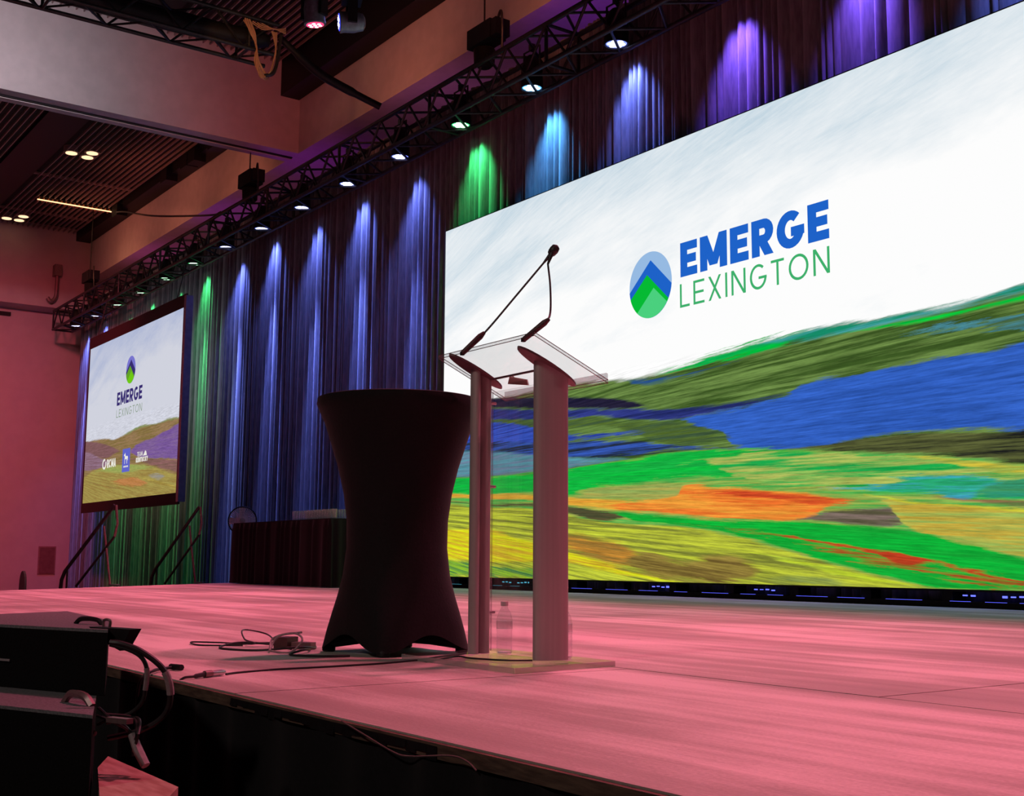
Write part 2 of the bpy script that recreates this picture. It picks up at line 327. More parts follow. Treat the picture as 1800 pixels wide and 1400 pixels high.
def stroke_mesh(strokes, t, sx, sz, depth):
    mb = MB()
    for si, s in enumerate(strokes):
        P = [Vector((x, y)) for x, y in s]
        P = [p for i, p in enumerate(P) if not i or (p-P[i-1]).length > 1e-4]; n = len(P)
        if n == 2 and abs(P[0].x-P[1].x) > 1e-3 and abs(P[0].y-P[1].y) > 1e-3:      # slanted stroke with level ends
            d = (P[1]-P[0]).normalized(); e = t/2/abs(d.y); y = -depth-si*.0002
            mb.add([((p.x+q*e)*sx, y, p.y*sz) for p, q in ((P[0],-1),(P[0],1),(P[1],1),(P[1],-1))], [(0,1,2,3)]); continue
        closed = (P[0]-P[-1]).length < 1e-4 and n > 3
        if closed: P = P[:-1]; n -= 1
        Lf = []; Rt = []
        for i in range(n):
            a = P[(i-1) % n] if (closed or i) else None; c = P[(i+1) % n] if (closed or i < n-1) else None; p = P[i]
            d1 = (p-a).normalized() if a is not None else None; d2 = (c-p).normalized() if c is not None else None
            d1 = d1 or d2; d2 = d2 or d1
            n1 = Vector((-d1.y, d1.x)); n2 = Vector((-d2.y, d2.x)); mm = (n1+n2)
            mm = mm.normalized() if mm.length > 1e-5 else n1; k = min(1/max(mm.dot(n1), .3), 2.2)
            Lf.append(p+mm*k*t/2); Rt.append(p-mm*k*t/2)
        y = -depth-si*.0002
        vs = [(v.x*sx, y, v.y*sz) for v in Lf]+[(v.x*sx, y, v.y*sz) for v in Rt]
        m_ = n if closed else n-1
        mb.add(vs, [(i, n+i, n+(i+1) % n, (i+1) % n) for i in range(m_)])
    return mb
def write(text, t, x0, x1, z0, z1, gap, mat_, parent, y=0, slant=0):
    gl = [glyph(c, t) for c in text]; tot = sum(g_[0] for g_ in gl)+gap*(len(text)-1); sx = (x1-x0)/tot; sz = z1-z0; x = 0
    for (gw, st) in gl:
        mb = stroke_mesh(st, t, sx, sz, .0)
        o = mb.build('letter', mat_, parent); o.location = (x0+x*sx, y, z0); x += gw+gap
def badge(parent, cx, cz, rx, rz, cols, y):
    n = 56; ring = [(math.cos(2*math.pi*k/n), math.sin(2*math.pi*k/n)) for k in range(n)]
    def poly(pts, m_, yy, name):
        MB().add([(cx+px*rx, yy, cz+pz*rz) for px, pz in pts], [tuple(range(len(pts)))]).build(name, m_, parent)
    def under(apex, side):          # part of the disc below a chevron with the given apex and side height
        inside = [(x, z) for x, z in ring if z < apex[1]-side*abs(x-apex[0])]
        ang = sorted(((math.atan2(z, x)+math.pi*2.5) % (2*math.pi), x, z) for x, z in inside)
        # order from right end clockwise along the bottom to the left end
        R_ = [(x, z) for _, x, z in ang]
        k = max(range(len(R_)), key=lambda i: (R_[i][0]-R_[i-1][0])**2+(R_[i][1]-R_[i-1][1])**2)
        R_ = R_[k:]+R_[:k]
        return R_+[apex]
    poly(ring, cols[0], y, 'badge_disc')
    poly(under((.03,.74), .83), cols[1], y-.002, 'badge_peak')
    poly(under((-.14,.32), .76), cols[2], y-.004, 'badge_peak')
    poly(under((.17,-.12), .78), cols[3], y-.006, 'badge_peak')

# ---------------------------------------------------------------- painted landscape shown on the screens
def picture_material(name, layers, W, H, sky, sky2, strength, fan_v0, streak=1.0, grade=None):
    M = bpy.data.materials.new(name); M.use_nodes = True; nt = M.node_tree; N = nt.nodes; L = nt.links.new
    for n in list(N):
        if n.type != 'OUTPUT_MATERIAL': N.remove(n)
    tc = N.new('ShaderNodeTexCoord'); sp = N.new('ShaderNodeSeparateXYZ'); L(tc.outputs['Object'], sp.inputs[0])
    def math_(op, a, b=None, c=None, clamp=False):
        n = N.new('ShaderNodeMath'); n.operation = op; n.use_clamp = clamp
        for i, v in enumerate((a, b, c)):
            if v is None: continue
            if isinstance(v, (int, float)): n.inputs[i].default_value = v
            else: L(v, n.inputs[i])
        return n.outputs[0]
    u = math_('DIVIDE', sp.outputs[0], W); v = math_('DIVIDE', sp.outputs[2], H)
    fan = math_('DIVIDE', math_('SUBTRACT', v, fan_v0), math_('MULTIPLY_ADD', u, .9, .6))
    def noise(su, sv, scale, detail, rough=.6, off=0.):
        cb = N.new('ShaderNodeCombineXYZ'); L(math_('MULTIPLY', u, su), cb.inputs[0]); L(math_('MULTIPLY', fan, sv), cb.inputs[1]); cb.inputs[2].default_value = off
        nz = N.new('ShaderNodeTexNoise'); nz.inputs['Scale'].default_value = scale; nz.inputs['Detail'].default_value = detail; nz.inputs['Roughness'].default_value = rough
        L(cb.outputs[0], nz.inputs['Vector']); return nz.outputs[0]
    n_edge = math_('SUBTRACT', noise(11, 95, 1, 9, .74), .5)          # ragged brush edges
    n_mix = noise(5, 90, 1, 9, .70, 3.1)                            # two paints dragged into each other
    n_fine = noise(30, 330, 1, 6, .72, 7.7)                            # bristle lines
    mixf = math_('MULTIPLY_ADD', math_('SUBTRACT', n_mix, .5), 7.0, .48, True)
    def rgb(c): 
        r = lin(c); return (*r, 1)
    def mixrgb(f, a, b):
        n = N.new('ShaderNodeMix'); n.data_type = 'RGBA'
        if isinstance(f, (int, float)): n.inputs[0].default_value = f
        else: L(f, n.inputs[0])
        for i, q in ((6, a), (7, b)):
            if isinstance(q, tuple): n.inputs[i].default_value = q
            else: L(q, n.inputs[i])
        return n.outputs[2]
    # sky: bare white with blue-grey scumbling along the top and at the near-left end
    nb = noise(3.2, 5, 1, 8, .62, 11.0); nb2 = noise(26, 120, 1, 4, .7, 5.0)
    top = math_('MULTIPLY_ADD', v, 2.2, -1.70)                          # rises towards the top edge
    left = math_('MULTIPLY_ADD', math_('MULTIPLY', math_('SUBTRACT', 1, u), math_('MULTIPLY_ADD', v, 1.5, -.62)), .75, -.16)
    cloud = math_('ADD', math_('MAXIMUM', top, left), math_('MULTIPLY', math_('SUBTRACT', nb, .5), 1.35))
    cloud = math_('MULTIPLY', math_('MULTIPLY', cloud, 1.6, clamp=True), math_('MULTIPLY_ADD', nb2, .9, .35), clamp=True)
    col = mixrgb(cloud, rgb(sky), rgb(sky2))
    for (U, Lo, ca, cb_, amp, soft) in layers:
        def curve(P):
            n = N.new('ShaderNodeFloatCurve'); c = n.mapping.curves[0]; P = sorted(P)
            Q = [P[0]]
            for p in P[1:]:
                if p[0]-Q[-1][0] > .0008: Q.append(p)
            if Q[0][0] > .003: Q.insert(0, (max(Q[0][0]-.002, 0), Q[0][1]))
            while len(c.points) > 2: c.points.remove(c.points[-1])
            c.points[0].location = Q[0]; c.points[1].location = Q[-1]
            for p in Q[1:-1]: c.points.new(*p)
            n.mapping.extend = 'HORIZONTAL'; n.mapping.update(); L(u, n.inputs['Value']); return n.outputs[0]
        vn = math_('MULTIPLY_ADD', n_edge, amp*5.5*streak, v)
        d = math_('SUBTRACT', curve(U), vn)
        if max(p[1] for p in Lo) > .001: d = math_('MINIMUM', d, math_('SUBTRACT', vn, curve(Lo)))
        u0 = max(min(p[0] for p in U), 0); u1 = max(p[0] for p in U)
        mask = math_('MULTIPLY_ADD', d, 1/soft, .0, True)
        if u0 > .02: mask = math_('MULTIPLY', mask, math_('MULTIPLY_ADD', math_('ADD', math_('SUBTRACT', u, u0), math_('MULTIPLY', n_edge, .20)), 30, .5, True))
        if u1 < .98: mask = math_('MULTIPLY', mask, math_('MULTIPLY_ADD', math_('ADD', math_('SUBTRACT', u1, u), math_('MULTIPLY', n_edge, .20)), 30, .5, True))
        col = mixrgb(mask, col, mixrgb(mixf, rgb(ca), rgb(cb_)))
    below = math_('MULTIPLY_ADD', math_('SUBTRACT', .50, v), 30, 0, True)
    fine = math_('MULTIPLY_ADD', math_('MULTIPLY', math_('SUBTRACT', n_fine, .5), below), 1.8*streak, 1.0)
    hs = N.new('ShaderNodeHueSaturation'); L(col, hs.inputs['Color']); L(fine, hs.inputs['Value'])
    out = hs.outputs[0]
    e = N.new('ShaderNodeEmission'); L(out, e.inputs[0]); e.inputs[1].default_value = strength; L(e.outputs[0], N['Material Output'].inputs[0])
    return M
LED_LAYERS = [
([(0.0003,0.4978),(0.1045,0.4834),(0.2623,0.485),(0.322,0.4793),(0.3685,0.4698),(0.4039,0.4722),(0.4461,0.4786),(0.4861,0.4908),(0.5241,0.4976),(0.5601,0.5017),(0.591,0.5045),(0.6333,0.5049),(0.6759,0.5032),(0.7159,0.5017),(0.7587,0.4982),(0.789,0.5057),(0.818,0.5147),(1.0,0.5486)],[(0.0074,0.0),(0.8038,0.0),(1.0,0.0)],(58,84,34),(108,138,70),0.006,0.01),
([(0.4039,0.4722),(0.4461,0.4786),(0.4861,0.4908),(0.5241,0.4976),(0.5601,0.5017),(0.591,0.5045),(0.6205,0.5014)],[(0.3952,0.4666),(0.446,0.462),(0.4936,0.4663),(0.5383,0.4703),(0.5666,0.4713),(0.6204,0.498)],(0,190,62),(14,165,84),0.01,0.006),
([(0.5459,0.498),(0.5601,0.5017),(0.591,0.5045),(0.6333,0.5049),(0.6759,0.5032),(0.7159,0.5017),(0.7587,0.4982),(0.789,0.5057),(0.818,0.5147),(1.0,0.5486)],[(0.5458,0.492),(0.5906,0.4779),(0.6391,0.4805),(0.693,0.4821),(0.7373,0.4844),(0.7787,0.4876),(0.8174,0.4916),(1.0,0.5029)],(22,140,105),(70,160,165),0.008,0.008),
([(0.6392,0.4849),(0.6988,0.4865),(0.7427,0.4866),(0.7787,0.4876),(0.8175,0.4935),(1.0,0.5102)],[(0.6392,0.4827),(0.6986,0.4748),(0.7424,0.4743),(0.7785,0.4767),(0.8171,0.479),(1.0,0.4855)],(0,208,62),(0,180,60),0.004,0.005),
([(0.3409,0.4716),(0.4039,0.4604),(0.4621,0.4588),(0.531,0.4676)],[(0.3409,0.4703),(0.3863,0.4465),(0.4458,0.448),(0.4935,0.4552),(0.531,0.4652)],(40,80,140),(60,100,100),0.006,0.006),
([(0.0002,0.5012),(0.1045,0.4849),(0.2602,0.4512),(0.3218,0.4352),(0.3683,0.4163),(0.3991,0.3961)],[(0.0004,0.4846),(0.1047,0.4552),(0.2602,0.4184),(0.3217,0.4036),(0.3591,0.3969),(0.3991,0.3948)],(26,24,48),(40,35,60),0.004,0.006),
([(0.0004,0.4846),(0.2602,0.4198),(0.3591,0.4009),(0.4288,0.3844),(0.4927,0.3802),(0.5372,0.3797),(0.5859,0.3845)],[(0.0009,0.4417),(0.2602,0.3927),(0.3217,0.3858),(0.359,0.3728),(0.4117,0.3583),(0.4451,0.3567),(0.4925,0.3606),(0.537,0.3654),(0.5858,0.3822)],(34,42,100),(52,62,140),0.006,0.006),
([(0.4328,0.3592),(0.4925,0.3655),(0.5442,0.3709),(0.5858,0.3822),(0.5927,0.3943),(0.6252,0.4017),(0.6741,0.4039),(0.714,0.4064),(0.7566,0.4083),(0.7867,0.4082),(0.8155,0.4147),(1.0,0.4397)],[(0.4327,0.358),(0.4689,0.3333),(0.4995,0.3129),(0.5142,0.2863),(0.5908,0.2693),(0.6417,0.2721),(0.6775,0.2767),(0.7113,0.277),(0.7537,0.2753),(0.7835,0.2717),(0.8117,0.2626),(1.0,0.2261)],(52,98,196),(44,86,176),0.009,0.005),
([(0.6926,0.4607),(0.7422,0.4651),(0.788,0.4613),(0.8166,0.4588),(1.0,0.4492)],[(0.6926,0.4597),(0.742,0.4528),(0.7875,0.4416),(0.8158,0.4272),(1.0,0.371)],(70,135,150),(70,100,60),0.016,0.006),
([(0.0007,0.4615),(0.2602,0.3956),(0.3024,0.394),(0.3589,0.3688),(0.4286,0.3562),(0.4845,0.3291),(0.5144,0.3054)],[(0.0011,0.4286),(0.2602,0.3658),(0.3216,0.3626),(0.3679,0.3392),(0.4029,0.3121),(0.4446,0.2976),(0.4841,0.2985),(0.5144,0.3042)],(60,84,58),(84,108,44),0.005,0.006),
([(0.0009,0.445),(0.1172,0.4154),(0.1983,0.3875),(0.2602,0.3558),(0.3216,0.3516),(0.3927,0.3399)],[(0.0016,0.376),(0.1175,0.3538),(0.1984,0.3434),(0.2602,0.3388),(0.3215,0.3366),(0.3927,0.3373)],(58,90,200),(40,60,150),0.008,0.005),
([(0.0016,0.3826),(0.2602,0.3388),(0.3587,0.3248),(0.4446,0.3001),(0.5142,0.2851),(0.6103,0.2695)],[(0.0019,0.3499),(0.2602,0.2965),(0.3586,0.285),(0.4113,0.2876),(0.4605,0.2863),(0.5214,0.2779),(0.6103,0.2651)],(36,46,62),(54,88,180),0.008,0.005),
([(0.0018,0.3597),(0.1176,0.3369),(0.1952,0.319),(0.2602,0.3021),(0.3214,0.2917),(0.3765,0.2797)],[(0.0028,0.275),(0.1181,0.268),(0.1953,0.2678),(0.2602,0.2711),(0.3213,0.2755),(0.3765,0.2771)],(84,146,160),(104,124,150),0.006,0.008),
([(0.5908,0.2716),(0.6539,0.2765),(0.6717,0.2767),(0.7113,0.2749),(0.7536,0.2733),(0.8118,0.2673),(1.0,0.2557)],[(0.5908,0.267),(0.6535,0.2528),(0.6884,0.2454),(0.732,0.2357),(0.7627,0.2272),(0.8103,0.2079),(1.0,0.1618)],(26,27,28),(92,98,54),0.008,0.004),
([(0.0027,0.2783),(0.118,0.2711),(0.1953,0.2707),(0.2602,0.2725),(0.3214,0.2795),(0.3676,0.281),(0.4112,0.2863),(0.4605,0.2875),(0.5215,0.2815),(0.5908,0.2682),(0.6535,0.2539),(0.6884,0.2464),(0.732,0.2367),(0.7627,0.2281),(0.8104,0.2089),(1.0,0.1631)],[(0.0074,0.0),(0.8038,0.0),(1.0,0.0)],(160,172,78),(74,170,76),0.004,0.005),
([(0.0027,0.2783),(0.118,0.2711),(0.1953,0.2707),(0.2602,0.2725),(0.3214,0.2795),(0.3676,0.281),(0.4112,0.2863),(0.4605,0.2875),(0.5215,0.2815),(0.5908,0.2682),(0.6166,0.2607)],[(0.0033,0.2264),(0.1063,0.2204),(0.1954,0.2153),(0.2601,0.201),(0.302,0.2192),(0.3582,0.2189),(0.4108,0.2236),(0.46,0.2256),(0.5134,0.2219),(0.5564,0.2307),(0.6165,0.2574)],(14,186,62),(24,170,66),0.009,0.006),
([(0.4683,0.2665),(0.5358,0.271),(0.5907,0.2648),(0.6883,0.2422),(0.7626,0.2223),(0.8103,0.2042),(1.0,0.161)],[(0.4682,0.2592),(0.535,0.21),(0.5897,0.195),(0.6871,0.1766),(0.7611,0.1557),(0.8087,0.1405),(1.0,0.1038)],(26,166,74),(176,186,92),0.01,0.005),
([(0.6883,0.2412),(0.732,0.2347),(0.7627,0.2242),(0.8103,0.2042),(1.0,0.1564)],[(0.6883,0.2391),(0.7317,0.2226),(0.7623,0.2066),(0.8099,0.191),(1.0,0.1536)],(208,188,62),(150,170,70),0.006,0.005),
([(0.6154,0.1879),(0.6759,0.1903),(0.7098,0.199),(0.7417,0.1992),(0.7816,0.1925),(0.8004,0.1817)],[(0.6154,0.1846),(0.6756,0.1756),(0.7305,0.1643),(0.7611,0.1577),(0.781,0.1675),(0.8003,0.1789)],(66,160,196),(40,165,110),0.01,0.004),
([(0.7613,0.1655),(0.7813,0.179),(0.8099,0.1891),(1.0,0.2294)],[(0.7612,0.1616),(0.7807,0.1541),(0.8089,0.1479),(1.0,0.1227)],(48,148,116),(60,140,90),0.008,0.006),
([(0.7091,0.1683),(0.7511,0.1605),(0.8089,0.1479),(1.0,0.1229)],[(0.7091,0.1663),(0.7509,0.1527),(0.8085,0.1349),(1.0,0.0994)],(150,108,78),(110,120,70),0.005,0.005),
([(0.2468,0.1909),(0.3116,0.221),(0.3583,0.2215),(0.4108,0.2185),(0.4598,0.2108)],[(0.2468,0.1881),(0.3116,0.1911),(0.3581,0.1846),(0.4105,0.1778),(0.4596,0.1887)],(142,166,86),(176,164,80),0.008,0.008),
([(0.0032,0.2329),(0.094,0.2246),(0.1954,0.2153),(0.2601,0.2024),(0.3211,0.1904),(0.3847,0.1825)],[(0.0034,0.22),(0.0941,0.2061),(0.1955,0.1964),(0.2601,0.1787),(0.321,0.1662),(0.3845,0.1502)],(218,168,58),(224,150,52),0.005,0.005),
([(0.3163,0.1746),(0.3671,0.1839),(0.4355,0.1933),(0.4438,0.2088),(0.4908,0.2028),(0.5489,0.1922),(0.5895,0.1837),(0.6338,0.1687),(0.6519,0.1618)],[(0.3163,0.1719),(0.3758,0.1559),(0.4432,0.143),(0.505,0.1323),(0.5411,0.1292),(0.5887,0.1267),(0.6081,0.1312),(0.621,0.1447),(0.6518,0.1597)],(228,108,42),(236,156,58),0.006,0.005),
([(0.4397,0.198),(0.5419,0.1883),(0.5894,0.177),(0.6214,0.1698),(0.6637,0.1598)],[(0.4396,0.1955),(0.5203,0.1797),(0.5759,0.1624),(0.6211,0.1534),(0.6636,0.1576)],(200,68,36),(226,104,42),0.008,0.004),
([(0.5821,0.1304),(0.6083,0.1389),(0.6516,0.1469),(0.6865,0.1465),(0.7096,0.1397)],[(0.5821,0.1271),(0.6206,0.1218),(0.6628,0.1112),(0.6969,0.1077),(0.7094,0.1296)],(84,80,58),(126,108,100),0.005,0.005),
([(0.6521,0.1735),(0.7089,0.1561),(0.7608,0.144),(0.8085,0.1358),(1.0,0.116)],[(0.6521,0.1714),(0.6865,0.1454),(0.7078,0.1032),(0.7594,0.0819),(0.7787,0.0681),(0.8064,0.0511),(1.0,0)],(150,176,84),(196,166,62),0.008,0.005),
([(0.6491,0.1749),(0.7089,0.1561),(0.7608,0.144),(0.8085,0.1358),(1.0,0.116)],[(0.6491,0.1727),(0.7087,0.1489),(0.7607,0.1372),(0.8083,0.1274),(1.0,0.1037)],(222,224,36),(200,180,50),0.004,0.005),
([(0.0035,0.2135),(0.0942,0.1985),(0.1955,0.1921),(0.2601,0.1801),(0.321,0.1648),(0.3669,0.1513)],[(0.0035,0.2071),(0.0942,0.1893),(0.1955,0.179),(0.2601,0.1591),(0.3209,0.138),(0.3669,0.1474)],(72,74,48),(90,80,52),0.004,0.005),
([(0.3304,0.1628),(0.3758,0.1534),(0.4432,0.1417),(0.505,0.1311),(0.5821,0.1271),(0.651,0.1128),(0.7078,0.1022),(0.7494,0.084),(0.7787,0.0691),(0.8065,0.0521),(1.0,0)],[(0.3304,0.1575),(0.3757,0.1339),(0.4431,0.1207),(0.5047,0.1027),(0.5475,0.0841),(0.5877,0.0655),(0.6194,0.0469),(0.6613,0.0274),(0.7059,0.0083),(0.7269,0.0),(0.757,0.0),(0.8045,0.0),(1.0,0.0)],(14,178,56),(22,160,52),0.005,0.004),
([(0.4432,0.1343),(0.5195,0.1127),(0.5882,0.0933),(0.6502,0.0672),(0.7066,0.0466),(0.7583,0.0316),(0.8056,0.016),(1.0,0)],[(0.4431,0.1318),(0.5194,0.108),(0.588,0.0822),(0.6499,0.0503),(0.7062,0.0264),(0.7578,0.0123),(0.8051,0.0),(1.0,0)],(14,176,56),(168,70,34),0.014,0.004),
([(0.5408,0.1073),(0.62,0.0848),(0.6621,0.0724),(0.696,0.0628),(0.728,0.0497),(0.7584,0.0354),(0.8057,0.0197),(1.0,0)],[(0.5408,0.105),(0.6199,0.0762),(0.6677,0.0619),(0.7011,0.0405),(0.7279,0.0428),(0.7582,0.0287),(0.8055,0.0123),(1.0,0)],(198,60,32),(180,64,34),0.006,0.003),
([(0.0036,0.2038),(0.0942,0.1893),(0.1955,0.179),(0.2601,0.1591),(0.3209,0.1393),(0.4016,0.125),(0.4511,0.1191),(0.5047,0.1027),(0.5475,0.0841),(0.5877,0.0644),(0.6496,0.0334),(0.7059,0.0103),(0.7321,0.0)],[(0.0074,0.0),(0.7043,0.0),(0.732,0.0)],(196,206,60),(122,128,50),0.004,0.005),
([(0.199,0.111),(0.2601,0.1147),(0.3113,0.1022),(0.3576,0.0826),(0.3969,0.0477)],[(0.199,0.0967),(0.2601,0.0704),(0.3112,0.0432),(0.3574,0.0281),(0.3968,0.0439)],(204,138,50),(146,112,50),0.01,0.012),
([(0.3393,0.0474),(0.3927,0.0719),(0.4424,0.048),(0.4893,0.0638),(0.5259,0.0508),(0.5503,0.0316)],[(0.3392,0.0408),(0.4009,0.0087),(0.4578,0.0),(0.5181,0.0008),(0.5502,0.0282)],(108,88,42),(156,136,62),0.012,0.012),
([(0.0044,0.1331),(0.1008,0.1293),(0.1958,0.0939),(0.2601,0.0718),(0.3112,0.0486),(0.3574,0.0281),(0.4093,0.0127),(0.454,0.0)],[(0.0053,0.0454),(0.1014,0.0384),(0.1959,0.0394),(0.2601,0.04),(0.3111,0.0219),(0.3573,0.0099),(0.4092,0.0),(0.4539,0.0)],(218,222,28),(206,170,44),0.008,0.006),
([(0.5189,0.0683),(0.581,0.0533),(0.6193,0.0394),(0.6727,0.0194),(0.7217,0.0)],[(0.5189,0.0648),(0.5808,0.0411),(0.619,0.0242),(0.6724,0.0059),(0.7216,0.0)],(202,224,40),(170,190,60),0.006,0.005),
([(0.0053,0.0454),(0.1014,0.0354),(0.1959,0.0251),(0.2468,0.0122)],[(0.0061,0.0),(0.1018,0.0),(0.1961,0.0),(0.2468,0.0038)],(62,118,70),(150,196,44),0.012,0.006),
([(0.5466,0.0145),(0.5871,0.0234),(0.6251,0.0169),(0.6491,0.0071)],[(0.5465,0.0088),(0.5867,0.0),(0.6247,0.0),(0.6491,0.0039)],(112,132,80),(150,164,70),0.008,0.01),
]
SIDE_LAYERS = [
([(0.0,0.3992),(0.1182,0.3967),(0.2477,0.3896),(0.3592,0.3708),(0.4249,0.3785),(0.5264,0.3963),(0.6485,0.4119),(0.7902,0.4026),(0.9011,0.4122),(1.0,0.4053)],[(0.0,0.0),(1.0,0.0)],(150,120,86),(128,108,62),0.008,0.01),
([(0.3723,0.3748),(0.476,0.3892),(0.6242,0.4134),(0.7902,0.4026),(0.901,0.4141),(1.0,0.4053)],[(0.3724,0.3733),(0.4772,0.3751),(0.6259,0.3927),(0.791,0.3913),(0.9023,0.3958),(1.0,0.3925)],(120,140,80),(140,150,100),0.01,0.01),
([(0.0,0.4027),(0.1195,0.3839),(0.2657,0.3487),(0.3645,0.3152),(0.4334,0.2859)],[(0.0,0.3178),(0.1297,0.2838),(0.2746,0.2572),(0.3682,0.2756),(0.4337,0.2823)],(132,92,96),(120,84,84),0.006,0.01),
([(0.5241,0.2789),(0.6085,0.3099),(0.7272,0.3218),(0.8623,0.3433),(1.0,0.3734)],[(0.5253,0.2649),(0.6152,0.231),(0.7365,0.2078),(0.8737,0.1932),(1.0,0.1771)],(116,84,150),(128,98,150),0.01,0.008),
([(0.5405,0.2357),(0.7362,0.2112),(0.8737,0.1932),(1.0,0.1771)],[(0.5417,0.2218),(0.7392,0.1745),(0.8779,0.1381),(1.0,0.1049)],(140,98,96),(120,90,80),0.008,0.008),
([(0.0,0.335),(0.0977,0.3096),(0.2176,0.2669),(0.3307,0.244)],[(0.0,0.2043),(0.109,0.2006),(0.2238,0.2044),(0.3314,0.2368)],(150,118,140),(130,96,110),0.008,0.01),
([(0.0,0.1674),(0.109,0.2006),(0.2788,0.2135),(0.4666,0.2074),(0.6431,0.1895),(0.7862,0.1632),(0.8782,0.1349),(1.0,0.1018)],[(0.0,0.0),(1.0,0.0)],(164,150,80),(150,126,66),0.006,0.01),
([(0.1385,0.1978),(0.3066,0.2107),(0.4668,0.2053),(0.6432,0.1875),(0.8097,0.1544)],[(0.1397,0.1866),(0.3108,0.1673),(0.4722,0.1457),(0.6464,0.1502),(0.8102,0.1479)],(146,160,84),(160,164,90),0.01,0.012),
([(0.7202,0.1201),(0.7891,0.127),(0.8574,0.1175),(0.9032,0.0942)],[(0.7208,0.1134),(0.7922,0.0876),(0.8601,0.0819),(0.9034,0.091)],(150,146,140),(150,140,110),0.01,0.012),
([(0.3157,0.1169),(0.448,0.127),(0.6002,0.1206),(0.699,0.0921),(0.7478,0.0683)],[(0.3164,0.1097),(0.4525,0.0779),(0.6055,0.0594),(0.7015,0.0621),(0.7481,0.065)],(190,130,80),(176,120,66),0.014,0.012),
([(0.6248,0.1185),(0.7689,0.0928),(0.9056,0.0622),(1.0,0.0394)],[(0.6254,0.1117),(0.7705,0.0731),(0.907,0.043),(1.0,0.0145)],(190,168,80),(150,130,60),0.01,0.01),
([(0.0106,0.1419),(0.176,0.1137),(0.3597,0.0815),(0.5183,0.0591)],[(0.0114,0.1343),(0.1773,0.1005),(0.361,0.0672),(0.5187,0.055)],(120,96,60),(150,120,60),0.008,0.008),
]
LX0, LX1, LZ0, LZ1, LY = -15.97, -3.87, 1.165, 6.65, 10.17
LW, LH = LX1-LX0, LZ1-LZ0
led = empty('led_video_wall', 'huge glowing video wall showing a painted landscape behind the stage', 'video wall', (LX0, LY, 1.0))
led_face = MB().add([(0,0,0),(LW,0,0),(LW,0,LH),(0,0,LH)], [(0,1,2,3)]).build('screen_face', picture_material('painted_landscape', LED_LAYERS, LW, LH, (253,253,253), (176,202,218), 1.0, .28), led)
led_face.location = (0, 0, LZ0-1.0)
MB().box((-.015,.004,LZ0-1.0-.02),(LW+.015,.09,LZ1-1.0+.015)).build('cabinet_back', M_BLACK, led)
MB().box((0,.02,0),(LW,.5,.05)).build('base_beam', M_BLACK, led)
for k in range(13):
    x = .3+k*.95; MB().box((x,.06,.05),(x+.12,.4,LZ0-1.0-.02)).build('base_post', M_BLACK, led)
E_BLUE = emit_mat('logo_blue', lin((30,98,200))); E_LB = emit_mat('logo_pale_blue', lin((150,186,226))); E_GR = emit_mat('logo_green', lin((6,186,52)))
E_LG = emit_mat('logo_pale_green', lin((74,208,126))); E_TG = emit_mat('lettering_green', lin((62,176,108)))
zz = lambda z: z-1.0
write('EMERGE', .25, -10.585-LX0, -8.285-LX0, zz(4.875), zz(5.305), .10, E_BLUE, led, -.004)
write('LEXINGTON', .105, -10.60-LX0, -8.29-LX0, zz(4.495), zz(4.79), .21, E_TG, led, -.004)
badge(led, -11.135-LX0, zz(4.885), .395, .428, (E_LB, E_BLUE, E_GR, E_LG), -.004)
E_GLINT = emit_mat('blue_glint', (.10,.12,1.0), 2.4); E_GLINTC = emit_mat('cyan_glint', (.10,.55,.75), .9)  # glowing bars imitate blue light caught on the cables under the wall
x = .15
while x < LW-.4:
    ln = rnd.choice((.10,.22,.34,.42)); MB().box((x,.045,.035+.0),(x+ln,.055,.052)).build('base_glint', E_GLINTC if x < 1.9 else E_GLINT, led)
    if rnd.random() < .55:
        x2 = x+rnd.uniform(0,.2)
        for q in range(rnd.randint(2,4)): MB().box((x2+q*.085,.10,.09+.012*rnd.random()),(x2+q*.085+.05,.105,.103+.012*rnd.random())).build('base_glint', E_GLINTC if x < 1.9 else E_GLINT, led)
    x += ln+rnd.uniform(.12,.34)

# side projection screen
SX0, SX1, SZ0, SZ1, SYY = -32.38, -25.61, 2.835, 6.94, 9.45
SW, SH = SX1-SX0, SZ1-SZ0
scr = empty('projection_screen', 'framed projection screen with landscape and logos hung before the drapes', 'screen', (SX0, SYY, SZ0-.25))
fc = MB().add([(0,0,0),(SW,0,0),(SW,0,SH),(0,0,SH)], [(0,1,2,3)]).build('screen_fabric', picture_material('projected_landscape', SIDE_LAYERS, SW, SH, (208,210,222), (160,172,208), 1.0, .3, .8), scr); fc.location = (0,0,.25)
M_BORDER = mat('maroon_border', (.055,.022,.024), .7, noise=20, col2=(.07,.03,.03))
for a, b in (((-.12,-.0,0),(SW+.12,.05,.25)), ((-.12,0,.25+SH),(SW+.12,.05,.25+SH+.3)), ((-.12,0,.25),(0,.05,.25+SH)), ((SW,0,.25),(SW+.07,.05,.25+SH))):
    MB().box(a, b).build('border', M_BORDER, scr)
MB().box((SW+.07,-.02,.05),(SW+.2,.14,.25+SH+.25)).build('frame_tube', mat('violet_tinted_frame', (.22,.20,.26), .35, .7, noise=9, col2=(.28,.26,.32)), scr)
for k in range(9): MB().box((SW+.11,-.03,.5+k*.47),(SW+.15,-.02,.54+k*.47)).build('snap_button', M_STEEL, scr)
sz_ = lambda z: z-(SZ0-.25); sx_ = lambda x: x-SX0
P_NAVY = emit_mat('projected_navy', lin((56,44,112))); P_GRN = emit_mat('projected_grey_green', lin((128,150,124))); P_WHITE = emit_mat('projected_white', lin((236,234,224)))
badge(scr, sx_(-29.0), sz_(5.97), .34, .34, (emit_mat('projected_violet', lin((120,116,205))), P_NAVY, emit_mat('projected_green', lin((98,160,40))), emit_mat('projected_lime', lin((110,200,20)))), -.004)
